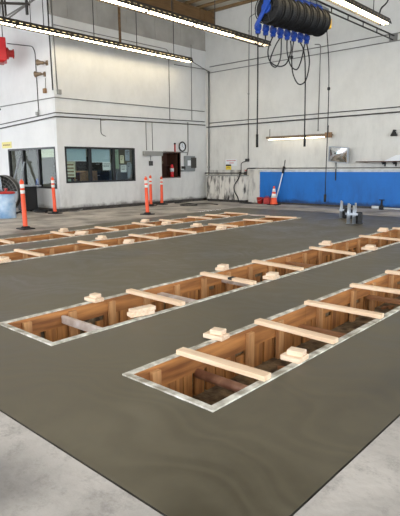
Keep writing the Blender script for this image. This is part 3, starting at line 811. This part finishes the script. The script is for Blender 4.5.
# ------------------------------------------------------------------ stained trough in the corner
t = thing('wash_trough', 'stained grey metal trough under dark pipes in the room corner', 'trough', (-13.9, 17.0, 0))
b = MB(); b.box(-.98, 1.02, -.12, .195, 0.10, 1.08, bevel=.01); b.build('body', M['grime_metal'], t)
b = MB(); b.box(-1.0, 1.04, -.16, .195, 1.08, 1.12); b.build('top_ledge', M['box'], t)
for x in (-.55, .02, .55):
    b = MB(); b.box(x-.02, x+.02, -.135, -.12, .12, 1.06); b.build('rib', M['grime_metal'], t)
b = MB(); b.box(-.98, 1.02, -.08, .19, 0, .10); b.build('plinth', M['base'], t)
conduit([(-15.0, 16.90, 1.20), (-12.75, 16.90, 1.20)], .022, 'conduit_d', 'dark pipe lying just above the stained trough')
conduit([(-13.05, 16.93, 1.2), (-13.05, 16.93, 1.62), (-12.88, yb, 1.70)], .018, 'conduit_d', 'dark pipe climbing from the trough to the valve')
for x, lab in ((-13.08, 'dark valve on the trough pipe, left of its neighbour'), (-12.80, 'dark valve at right end of the trough pipe')):
    t = thing('valve', lab, 'valve', (x, 16.90, 1.20))
    b = MB(); b.lathe([(.05, -.06), (.065, 0), (.05, .06)], 12); b.build('body', M['conduit_d'], t)
    b = MB(); b.torus((0, 0, .12), .05, .010, 'Z', 16, 6); b.tube([(0, 0, .05), (0, 0, .12)], .01); b.bar((-.05, 0, .12), (.05, 0, .12), .01, .01); b.build('handwheel', M['redp'] if x > -13 else M['ink'], t)
b = MB(); b.tube(spline([(-13.05, 16.86, 1.16), (-13.12, 16.82, .95), (-13.30, 16.80, .7), (-13.28, 16.80, .45), (-13.12, 16.80, .22), (-13.05, 16.78, .03)]), .022, 8)
tag(b.build('drain_hose', M['hose']), 'black hose curling down the front of the stained trough', 'hose')
# signs
b = MB(); b.box(-14.08, -13.48, YB-.015, YB, 1.50, 1.76)
rnd = random.Random(3)
for row, (z, x0_, x1_) in enumerate(((1.695, -14.02, -13.54), (1.60, -13.86, -13.66))):
    x = x0_
    while x < x1_:
        w = rnd.uniform(.025, .045); b.box(x, x+w, YB-.018, YB-.015, z, z+.035, mi=1); x += w+.018
tag(b.build('sign_board', [M['white'], M['red_ink']]), 'white sign with red lettering above the trough', 'sign')
b = MB(); b.box(-14.06, -13.78, YB-.015, YB, 1.36-.02, 1.60-.04); b.box(-14.06, -13.78, YB-.018, YB-.015, 1.49, 1.555, mi=1)
b.box(-14.02, -13.82, YB-.018, YB-.015, 1.40, 1.412, mi=1); b.box(-14.02, -13.85, YB-.018, YB-.015, 1.43, 1.442, mi=1)
tag(b.build('caution_sign', [M['yellow_sign'], M['ink']]), 'small yellow sign with dark header below the red lettering', 'sign')
b = MB(); b.box(-18.93, -18.22, YL-.015, YL, 2.22, 2.45)
x = -18.84
while x < -18.34: b.box(x, x+.05, YL-.018, YL-.015, 2.31, 2.36, mi=1); x += .08
tag(b.build('sign_board', [M['pale_yellow'], M['card']]), 'pale yellow sign at the top left of the left window', 'sign')

# ------------------------------------------------------------------ back wall equipment
t = thing('strip_light', 'long dusty light fitting with lit tube on the back wall', 'light', (-10.48, 17.0, 2.50))
b = MB(); b.box(-1.35, 1.38, -.10, .02, .02, .10, bevel=.01); b.box(-1.35, 1.38, .02, .19, .04, .08); b.build('housing', M['camera'], t)
b = MB(); b.tube([(-1.25, -.03, -.012), (1.15, -.03, -.012)], .02, 8); b.build('lit_tube', M['wall_lamp'], t)
b = MB(); b.box(1.20, 1.42, -.12, .03, -.04, .14, bevel=.01); b.build('end_box', M['card'], t)
b = MB()
for x in (-1.2, 1.3): b.tube([(x, -.04, .1), (x, -.04, .38)], .012)
b.build('hanger', M['conduit_d'], t)
t = thing('reflector_panel', 'shiny silvery rectangular mirror tilted on the back wall', 'mirror', (-8.74, 16.98, 1.86), -.12)
rt = Matrix.Rotation(.10, 4, 'Y') @ Matrix.Rotation(.12, 4, 'X')
b = MB(); n = 8
for i in range(n):
    for j in range(n):
        P4 = []
        for a, c in ((0, 0), (1, 0), (1, 1), (0, 1)):
            u = (i+a)/n*2-1; v = (j+c)/n*2-1
            P4.append(rt @ Vector((u*.37, -.05-.07*(1-u*u)*(1-v*v*.5), v*.24)))
        f = b.face(P4); f.smooth = True
bmesh.ops.remove_doubles(b.bm, verts=b.bm.verts, dist=1e-4); b.build('mirror_face', M['mirror'], t)
b = MB()
b.box(-.40, .40, -.07, 0, .24, .27, rt); b.box(-.40, .40, -.07, 0, -.27, -.24, rt); b.box(-.40, -.37, -.07, 0, -.24, .24, rt); b.box(.37, .40, -.07, 0, -.24, .24, rt); b.box(-.37, .37, -.01, 0, -.24, .24, rt)
b.build('rim_frame', M['steel'], t)
b = MB(); b.box(-.05, .05, 0, .18, -.05, .05); b.build('bracket', M['steel'], t)
t = thing('shelf', 'dark thin shelf on black brackets at right of the back wall', 'shelf', (-7.2, YB, 1.60))
b = MB(); b.box(-.85, 1.2, -.35, 0, -.02, .01); b.build('board', M['brown'], t)
for x in (.05, .42): 
    b = MB(); b.box(x-.02, x+.02, -.30, 0, -.05, -.02); b.box(x-.02, x+.02, -.04, 0, -.16, -.02); b.box(x-.03, x+.03, -.2, -.1, -.10, -.02); b.build('bracket', M['black'], t)
b = MB()
b.face([(-7.15, 17.15, 1.612), (-6.0, 17.15, 1.612), (-6.0, 17.15, 1.85), (-6.75, 17.15, 1.80)]); b.face([(-7.15, 17.05, 1.612), (-6.75, 17.05, 1.80), (-6.0, 17.05, 1.85), (-6.0, 17.05, 1.612)])
b.face([(-7.15, 17.05, 1.612), (-7.15, 17.15, 1.612), (-6.75, 17.15, 1.80), (-6.75, 17.05, 1.80)]); b.face([(-6.75, 17.05, 1.80), (-6.75, 17.15, 1.80), (-6, 17.15, 1.85), (-6, 17.05, 1.85)])
b.face([(-6.0, 17.05, 1.612), (-6.0, 17.15, 1.612), (-6.0, 17.15, 1.85), (-6.0, 17.05, 1.85)]); b.face([(-7.15, 17.05, 1.612), (-6.0, 17.05, 1.612), (-6.0, 17.15, 1.612), (-7.15, 17.15, 1.612)])
tag(b.build('plastic_cover', M['white']), 'pale plastic wedge lying on the dark wall shelf', 'cover')
t = thing('bell_lamp', 'small black bell-shaped lamp high at right of the back wall', 'lamp', (-6.86, YB, 2.52))
b = MB(); b.lathe([(.11, 0), (.10, .04), (.05, .14), (.04, .20), (0, .20)], 16, Matrix.Translation((0, -.14, -.10))); b.build('lamp_shade', M['black'], t)
b = MB(); b.box(-.02, .02, -.14, 0, .06, .10); b.build('arm', M['black'], t)
t = thing('base_pipe', 'white pipe with black valve along the base of the blue wall', 'pipe', (-7.1, 16.95, .05))
b = MB(); b.tube([(-.33, 0, .02), (-.05, 0, .02)], .05, 12); b.build('wide_pipe', M['white'], t)
b = MB(); b.tube([(-.05, 0, .0), (3, .05, .0)], .025, 10); b.build('thin_pipe', M['white'], t)
b = MB(); b.lathe([(.08, -.05), (.09, .05), (.04, .1), (.03, .28), (0, .28)], 12); b.box(-.09, .09, -.015, .015, .26, .29); b.build('black_valve', M['black'], t)

# ------------------------------------------------------------------ fluorescent rows
def make_fixture(lab, ln, tube_m, grp):
    t = thing('fluorescent_fixture', lab, 'light', (0, 0, 0), 0, grp)
    h = ln/2
    b = MB()
    b.box(-.09, .09, -h, h, .12, .15)                       # top channel
    for s in (-1, 1):                                       # sloping slotted reflector sides
        def q(y0, y1, u0, u1):
            P = lambda u, y, o: Vector((s*(.09+u*.07+o*.9), y, .15-u*.17+o*.4))
            vs = [P(u0, y0, 0), P(u1, y0, 0), P(u1, y1, 0), P(u0, y1, 0), P(u0, y0, .006), P(u1, y0, .006), P(u1, y1, .006), P(u0, y1, .006)]
            vv = [b.bm.verts.new(x) for x in vs]
            for f in ((0, 1, 2, 3), (7, 6, 5, 4), (0, 4, 5, 1), (1, 5, 6, 2), (2, 6, 7, 3), (3, 7, 4, 0)): b.bm.faces.new([vv[i] for i in f])
        q(-h, h, 0, .40); q(-h, h, .56, 1.0)
        nsl = int(ln/.20); w = 2*h/nsl
        for i in range(nsl+1):
            yc = -h+i*w; q(max(-h, yc-.045), min(h, yc+.045), .40, .56)
    b.build('slotted_reflector', M['fix'], t)
    b = MB(); b.box(-.07, .07, -h, h, .085, .118); b.build('inner_tray', M['fix_in'], t)
    for x in (-.055, .055):
        b = MB(); b.tube([(x, -h+.04, .012), (x, h-.04, .012)], .020, 8); b.build('tube', M[tube_m], t)
    for y in (-h, h-.03):
        b = MB(); b.box(-.08, .08, y, y+.03, -.015, .085); b.build('lamp_holder', M['fix'], t)
    b = MB(); b.tube([(0, 0, .14), (0, 0, HC-5.5)], .013, 6); b.build('hanger_rod', M['conduit_d'], t)
    return t
ROWS = [(-14.39, 15.40, 6, 'row along the office wall'), (-10.66, 15.25, 6, 'middle row left of the hose reels'), (-6.60, 15.42, 4, 'row right of the hose reels')]
FL = 1.83
proto = {}
def reml(o, x, y, z): o.location = (x, y, z)
for r, (X, Y1, n, nm) in enumerate(ROWS):
    for i in range(n):
        tm = 'tube_dim' if (r == 1 and i == 0) else 'tube'
        lab = '%s fluorescent fixture from the far end, in the %s' % (ORD[i], nm)
        if tm not in proto:
            proto[tm] = o = make_fixture(lab, FL, tm, 'suspended fluorescent fixtures')
        else:
            o = copy_tree(proto[tm]); o['label'] = lab
        o.location = (X, Y1-FL*(i+.5), 5.5)
# hangers
def hanger(x, y, z0, z1, r, lab, mm='conduit_d'):
    b = MB(); b.tube([(x, y, z0), (x, y, z1)], r, 6); tag(b.build('hanger_rod', M[mm]), lab, 'rod', 'rods suspending the light rows')
hanger(-14.62, 12.1, 5.60, HC-.1, .045, 'thick brown rod suspending the office wall light row', 'glulam')
b = MB(); b.tube(spline([(-6.6, 14.9, 5.64), (-6.6, 15.0, 5.85), (-6.55, 15.3, 6.1), (-6.5, 15.35, 6.5), (-6.5, 15.35, HC)]), .022, 6)
tag(b.build('power_cord', M['black']), 'curved black cord rising from the right light row', 'cord')
# thin wire from the end of row 1 to the wall
conduit([(-14.39, 15.40, 5.56), (-14.97, yb-.03, 5.42)], .014, 'conduit_d', 'dark pipe from end of the office wall light row to the corner', elbow=.01)

# ------------------------------------------------------------------ rail and hose reels
XR = -7.11
t = thing('reel_rail', 'black ladder-like rail carrying hose reels out to the back wall', 'rail', (XR, YB, 5.5))
b = MB()
b.bar((.03, 0, .07), (.03, -9, .07), .03, .035); b.bar((-.0, 0, -.05), (-.0, -9, -.05), .03, .03); b.build('rail_bars', M['ink'], t)
b = MB()
for i in range(9): b.bar((.015, -.35-i*.95, -.05), (.015, -.35-i*.95, .07), .025, .025)
b.build('rung', M['ink'], t)
b = MB(); b.box(-.12, .14, -.03, 0, -.10, .12); b.build('wall_plate', M['conduit'], t)
b = MB(); b.bar((-.06, -4.2, .02), (-.06, -8.8, .02), .05, .06); b.build('mounting_channel', M['steel'], t)
t2 = t
def disc(cy, r, w, b, mi=0, n=28):
    mt = Matrix.Rotation(-PI/2, 4, 'X')
    b.lathe([(0, cy-w/2), (r, cy-w/2), (r, cy+w/2), (0, cy+w/2)], n, mt, mi, smooth=False)
def make_reel(yellow=False):
    t = thing('hose_reel', '', 'hose reel', (0, 0, 0), 0, 'hose reels in a row under the rail')
    d = M['reel_dark']
    b = MB(); disc(-.10, .15, .012, b)
    for k_ in range(5): b.bar((.14*math.cos(k_*1.2566), -.10, .14*math.sin(k_*1.2566)), (.32*math.cos(k_*1.2566), -.10, .32*math.sin(k_*1.2566)), .03, .012)
    b.torus((0, -.10, 0), .32, .014, 'Y', 32, 6); b.build('front_flange', M['black'], t)
    b = MB(); disc(.10, .325, .012, b); b.torus((0, .10, 0), .32, .014, 'Y', 32, 6); b.build('rear_flange', M['black'], t)
    if yellow:
        b = MB(); b.box(.12, .33, .11, .15, -.20, .06, bevel=.03); b.build('yellow_end_plate', M['yellow'], t)
    b = MB()
    for j in range(6):
        for i, rr in enumerate((.18, .215, .25, .285)): b.torus((0, -.078+j*.031, 0), rr, .017, 'Y', 28, 6)
    b.build('wound_hose', M['hose'], t)
    b = MB(); disc(-.12, .12, .05, b); disc(-.15, .06, .03, b); b.build('hub', M['reel_blue'], t)
    # blue guide arm from above down to the outlet mouth
    mt = Matrix.Rotation(-.50, 4, 'Y')
    b = MB(); b.box(-.055, .055, -.175, -.145, -.42, .34, Matrix.Rotation(.62, 4, 'Y'), bevel=.012)
    b.box(-.05, .05, -.16, .12, .36, .40); b.box(-.04, .04, -.175, -.145, 0, .40); b.build('guide_arm', M['reel_blue'], t)
    b = MB(); b.box(-.33, -.19, -.17, .03, -.44, -.26, bevel=.05)
    b.lathe([(.055, -.50), (.07, -.44)], 12, Matrix.Translation((-.26, -.07, 0))); b.build('outlet_mouth', M['reel_blue'], t)
    b = MB(); b.box(-.05, .05, -.12, .12, .40, .46); b.build('hanger_bracket', M['steel'], t)
    return t
NR = 8; RY0, RY1 = 10.26, 12.40; ZR = 4.98
reels = []
base = make_reel(); yel = None
REELTXT = ['first hose reel nearest the camera, with its blue guide arm fully visible', 'second hose reel from the camera end', 'third hose reel from the camera end',
           'fourth hose reel from the camera end', 'fifth hose reel from the camera end', 'sixth hose reel from the camera end', 'seventh hose reel from the camera end',
           'last hose reel with yellow end plate, nearest the back wall']
for i in range(NR):
    if i == 0: o = base
    elif i == NR-1: o = make_reel(True)
    else: o = copy_tree(base)
    o.location = (XR-.02, RY0+(RY1-RY0)*i/(NR-1), ZR+.12*i/(NR-1)); o['label'] = REELTXT[i]; reels.append(o)
# hoses (points relative to the reel origin)
def hose(i, pts, r=.016, ball=None):
    o = reels[i]; L = Vector(o.location)
    b = MB(); b.tube(spline(pts, 6), r, 7); h = b.build('hose', M['hose'], o)
    if ball:
        b = MB(); b.lathe([(0, -.05), (.035, -.03), (.04, 0), (.035, .03), (0, .05)], 10, Matrix.Translation(ball)); b.build('hose_stop', M['black'], h)
mx, my, mz = -.26, -.07, -.48
hose(0, [(mx, my, mz), (mx+.01, my, -1.5), (mx+.01, my, -3.0)], .017)
hose(1, [(mx, my, mz), (mx-.01, my-.02, mz-.16), (mx-.08, my-.12, mz-.27), (mx-.13, my-.24, mz-.20)])
hose(2, [(mx, my, mz), (mx-.08, my-.08, mz-.30), (mx-.05, my-.05, mz-.56), (mx+.08, my+.1, mz-.68), (mx+.20, my+.28, mz-.62), (mx+.22, my+.45, mz-.3), (mx+.16, my+.52, mz-.05)])
hose(3, [(mx, my, mz), (mx-.10, my-.08, mz-.22), (mx-.18, my-.15, mz-.55), (mx-.08, my-.05, mz-.68), (mx+.0, my+.03, mz-.45), (mx+.02, my+.02, mz-.02)])
hose(4, [(mx, my, mz), (mx+.01, my, mz-.30), (mx+.08, my+.06, mz-.62), (mx+.20, my+.16, mz-.72), (mx+.27, my+.24, mz-.5), (mx+.26, my+.4, mz-.1)])
hose(5, [(mx, my, mz), (mx-.03, my-.03, mz-.40), (mx, my, mz-.8), (mx+.10, my+.12, mz-1.05), (mx+.22, my+.26, mz-.95), (mx+.25, my+.36, mz-.5), (mx+.16, my+.36, mz-.05)], ball=(mx-.03, my-.03, mz-.40))
hose(6, [(mx, my, mz), (mx+.1, my+.1, -1.0), (mx+.13, my+.12, -3.05)], .017)
hose(7, [(.20, .14, -.20), (.30, .16, -1.5), (.30, .16, -4.40)], .012, ball=(.30, .16, -1.65))
for o, zz, lab in ((reels[0], 0, ''),): pass
# drop hose ends
for i, z, dx in ((0, -3.05, .01), (6, -3.1, .13)):
    b = MB(); b.tube([(mx+dx, my+(dx if i else 0), z+.3), (mx+dx, my+(dx if i else 0), z)], .03, 8); b.build('nozzle', M['black'], reels[i])
b = MB(); b.tube([(.30, .16, -4.58), (.30, .16, -4.38)], .035, 8); b.build('nozzle', M['black'], reels[7])
b = MB(); b.box(.05, .14, -.18, -.02, .10, .26, bevel=.02); b.build('yellow_latch', M['yellow'], reels[7])

# ------------------------------------------------------------------ upper left: heater, truss, security lights
t = thing('unit_heater', 'red metal heater box hanging below the light row at the left edge', 'heater', (-17.09, 8.62, 4.97), 1.10)
b = MB(); b.box(-.5, .5, -.25, .3, 0, .74, bevel=.02); b.build('cabinet', M['red'], t)
mtx = Matrix.Translation((.50, 0, .28)) @ R90
b = MB(); b.lathe([(.19, 0), (.19, .06), (.12, .09), (.12, .20), (.15, .20), (.15, .24), (0, .24)], 18, mtx); b.build('nozzle', M['redp'], t)
b = MB(); b.lathe([(.10, .245), (.10, .25)], 18, mtx); b.build('dark_opening', M['ink'], t)
b = MB()
for x in (-.4, .42): b.tube([(x, 0, .72), (x, 0, HC-4.97)], .012, 6)
b.build('hanger', M['conduit_d'], t)
b = MB(); b.box(-.48, .42, -.24, .28, -.05, 0, bevel=.02); b.build('tilted_underside', M['redp'], t)
t = thing('roof_truss', 'grey steel truss high in the top left corner', 'truss', (-16.5, 9.1, 6.6))
LT = Vector((-16.5, 9.1, 6.6))
def W(x, z): return Vector((x, 9.1, z))-LT
b = MB(); b.bar(W(-19.5, 7.40), W(-15.3, 6.48), .07, .07); b.build('lower_chord', M['fix'], t)
b = MB(); b.bar(W(-19.5, 7.78), W(-13.8, 7.78), .08, .08); b.build('upper_chord', M['fix'], t)
for q in (((-17.3, 6.22), (-13.9, 6.40+.30)), ((-17.2, 6.36), (-14.5, 6.60))):
    b = MB(); b.bar(W(*q[0]), W(*q[1]), .035, .035); b.build('diagonal', M['conduit'], t)
for q in (((-17.03, 7.78), (-16.93, 6.20)), ((-16.80, 7.78), (-16.78, 6.40)), ((-15.45, 7.78), (-15.45, 6.5)), ((-13.95, 7.78), (-13.95, 6.65))):
    b = MB(); b.bar(W(*q[0]), W(*q[1]), .05, .05); b.build('upright', M['fix'], t)
b = MB(); b.box(1.00, 1.08, -.03, .03, -.40, 0.02); b.build('hanging_bracket', M['conduit_d'], t)
for i, (x, z, a, lab) in enumerate(((-15.62, 4.86, -.5, 'upper bronze security floodlight near the office corner'), (-15.80, 4.53, .1, 'lower bronze security floodlight near the office corner'))):
    t = thing('security_light', lab, 'light', (x, YL, z), 0, 'security lights on the left wall')
    b = MB(); b.box(.06, .16, -.04, 0, -.08, .08, bevel=.01); b.build('base_plate', M['camera'], t)
    b = MB(); b.tube([(.11, -.04, 0), (.02, -.14, 0)], .025, 8); b.build('arm', M['camera'], t)
    mt = Matrix.Translation((-.0, -.16, 0)) @ Matrix.Rotation(-PI/2-a*.3, 4, 'Y') @ Matrix.Rotation(.5, 4, 'X')
    b = MB(); b.lathe([(0, -.10), (.05, -.08), (.06, .02), (.095, .12), (.10, .14), (.09, .135), (0, .10)], 14, mt); b.build('lamp_head', M['camera'], t)
b = MB(); b.box(-18.97, -18.85, YL-.06, YL, 3.62, 3.68)
tag(b.build('hook', M['ink']), 'small dark hook at the left edge of the left wall', 'hook')

# ------------------------------------------------------------------ lower left: drum fan, barrel, bin, hose
t = thing('drum_fan', 'large dark wire-caged floor fan in front of the left window', 'fan', (-16.25, 8.25, .66), .62)
b = MB()
for s in (-.14, .14):
    for rr in (.60, .50, .40, .30, .20, .10): b.torus((0, s*(1 if rr > .55 else 1.25), 0), rr, .006 if rr < .6 else .012, 'Y', 36, 5)
    for k in range(20):
        a = k*PI/10; b.tube([(0.08*math.cos(a), s*1.25, .08*math.sin(a)), (.6*math.cos(a), s, .6*math.sin(a))], .005, 4)
b.build('wire_cage', M['conduit'], t)
b = MB(); b.lathe([(.60, -.14), (.60, .14), (.585, .14), (.585, -.14), (.60, -.14)], 36, Matrix.Rotation(PI/2, 4, 'X')); b.build('drum', M['conduit_d'], t)
for k in range(3):
    b = MB(); mt = Matrix.Rotation(k*2*PI/3+.3, 4, 'Y')
    P_ = [(.07, -.05, -.05), (.07, .05, .08), (.50, .06, .24), (.54, -.06, -.12)]
    v1 = [b.bm.verts.new(mt @ Vector(p)) for p in P_]; v2 = [b.bm.verts.new(mt @ (Vector(p)+Vector((0, .012, 0)))) for p in P_]
    b.bm.faces.new(v1); b.bm.faces.new(v2[::-1])
    for i in range(4): b.bm.faces.new([v1[i], v1[(i+1) % 4], v2[(i+1) % 4], v2[i]])
    b.build('blade', M['steel'], t)
b = MB(); b.lathe([(.09, -.10), (.09, .10), (0, .12)], 16, Matrix.Rotation(PI/2, 4, 'X')); b.build('motor', M['black'], t)
b = MB()
for s in (-1, 1):
    b.tube([(s*.63, 0, 0), (s*.63, 0, -.55), (s*.55, -.28, -.645)], .02, 8); b.tube([(s*.63, 0, -.55), (s*.55, .28, -.645)], .02, 8)
b.tube([(-.55, -.28, -.645), (.55, -.28, -.645)], .015, 8); b.tube([(-.55, .28, -.645), (.55, .28, -.645)], .015, 8)
b.build('stand', M['black'], t)
t = thing('drum_barrel', 'pale blue and white drum with red lid at the left edge', 'drum', (-14.75, 7.60, 0))
b = MB(); b.lathe([(.24, 0), (.25, .01), (.25, .26), (.26, .28), (.25, .30), (.25, .52), (.26, .54), (.25, .56), (.25, .74), (0, .74)], 24); b.build('body', M['cabblue'], t)
b = MB(); b.lathe([(.26, .73), (.265, .77), (.20, .80), (0, .81)], 24); b.build('lid', M['redp'], t)
b = MB(); b.tube([(.0, 0, .80), (0, 0, .86)], .03, 8); b.box(-.08, .08, -.02, .02, .86, .89); b.build('pump_handle', M['redp'], t)
t = thing('waste_bin', 'black open-fronted bin under the left window', 'bin', (-16.55, 9.30, 0))
b = MB(); b.box(-.30, .30, -.22, .22, .03, .86, bevel=.02); b.build('body', M['black'], t)
b = MB(); b.box(-.50, .55, -.25, .25, .865, .90); b.build('lid', M['greyp'], t)
b = MB(); b.lathe([(.03, 0), (.03, .02)], 8, Matrix.Translation((-.2, 0, 0))); b.lathe([(.03, 0), (.03, .03)], 8, Matrix.Translation((.2, 0, 0))); b.build('feet', M['black'], t)
for x, y, h, lab in ((-17.6, 9.0, 1.9, 'tall pale pole leaning by the fan, left one'), (-17.35, 9.2, 1.7, 'shorter pale pole leaning by the fan, right one')):
    b = MB(); b.tube([(x, y, 0.0), (x+.05, YL-.06, h)], .03, 8); b.tube([(x+.05, YL-.08, h-.02), (x+.14, YL-.08, h+.0)], .02, 6)
    tag(b.build('leaning_pole', M['greyp']), lab, 'pole', 'poles by the fan')
b = MB(); pts = []
for k in range(60):
    a = k/60*2*PI*3.2; r = .20+.02*(k % 7)/7+.03*k/60
    pts.append((-15.55+r*math.cos(a)*1.3, 9.20+r*math.sin(a)*.8, .02+.035*k/60*2))
b.tube(pts, .018, 6); tag(b.build('coiled_hose', M['black']), 'black hose coiled on the floor left of the corner bollard', 'hose')
b = MB(); b.tube(spline([(-15.0, 9.9, .02), (-14.85, 10.1, .02), (-14.98, 10.3, .02), (-15.03, 10.5, .06)]), .02, 6)
tag(b.build('short_hose', M['conduit']), 'short grey hose end on floor right of the office corner', 'hose')
b = MB(); b.tube(spline([(-14.9, 14.9, .015), (-14.7, 15.2, .015), (-13.9, 15.0, .015), (-13.4, 14.6, .015), (-13.7, 14.2, .015), (-14.1, 14.5, .015), (-13.6, 15.4, .015), (-13.0, 15.4, .015)]), .02, 6)
tag(b.build('air_hose', M['black']), 'black hose lying in loops on the floor before the office wall', 'hose')
b = MB(); b.box(-.25, .3, -.2, .2, 0, .02); b.tube(spline([(-.2, 0, .03), (.1, .12, .03), (.3, -.05, .03), (.6, .1, .012)]), .016, 6)
o = b.build('rubber_mat', M['black']); o.location = (-12.6, 16.75, 0); tag(o, 'black mat with loose cord on the floor by the trough', 'mat')

# ------------------------------------------------------------------ light, world, camera
w = bpy.data.worlds.new('sky'); SC.world = w; w.use_nodes = True
bg = w.node_tree.nodes['Background']; bg.inputs['Color'].default_value = (.88, .94, 1.0, 1); bg.inputs['Strength'].default_value = 3.3

cam = bpy.data.cameras.new('camera'); co = bpy.data.objects.new('camera', cam); COL.objects.link(co)
Rm = Matrix(((0.74155447, -0.11217404, 0.66144838), (0.67083931, 0.13641274, -0.72894868), (-0.00846087, 0.98428073, 0.17640823)))
co.matrix_world = Matrix.Translation((0, 0, 1.5)) @ Rm.to_4x4()
cam.sensor_fit = 'VERTICAL'; cam.sensor_height = 36; cam.lens = 513/516*36; cam.clip_end = 200
SC.camera = co
SC.view_settings.view_transform = 'Standard'; SC.view_settings.look = 'None'
SC.view_settings.exposure = 0.47; SC.view_settings.gamma = 1.0
SC.view_settings.use_curve_mapping = False
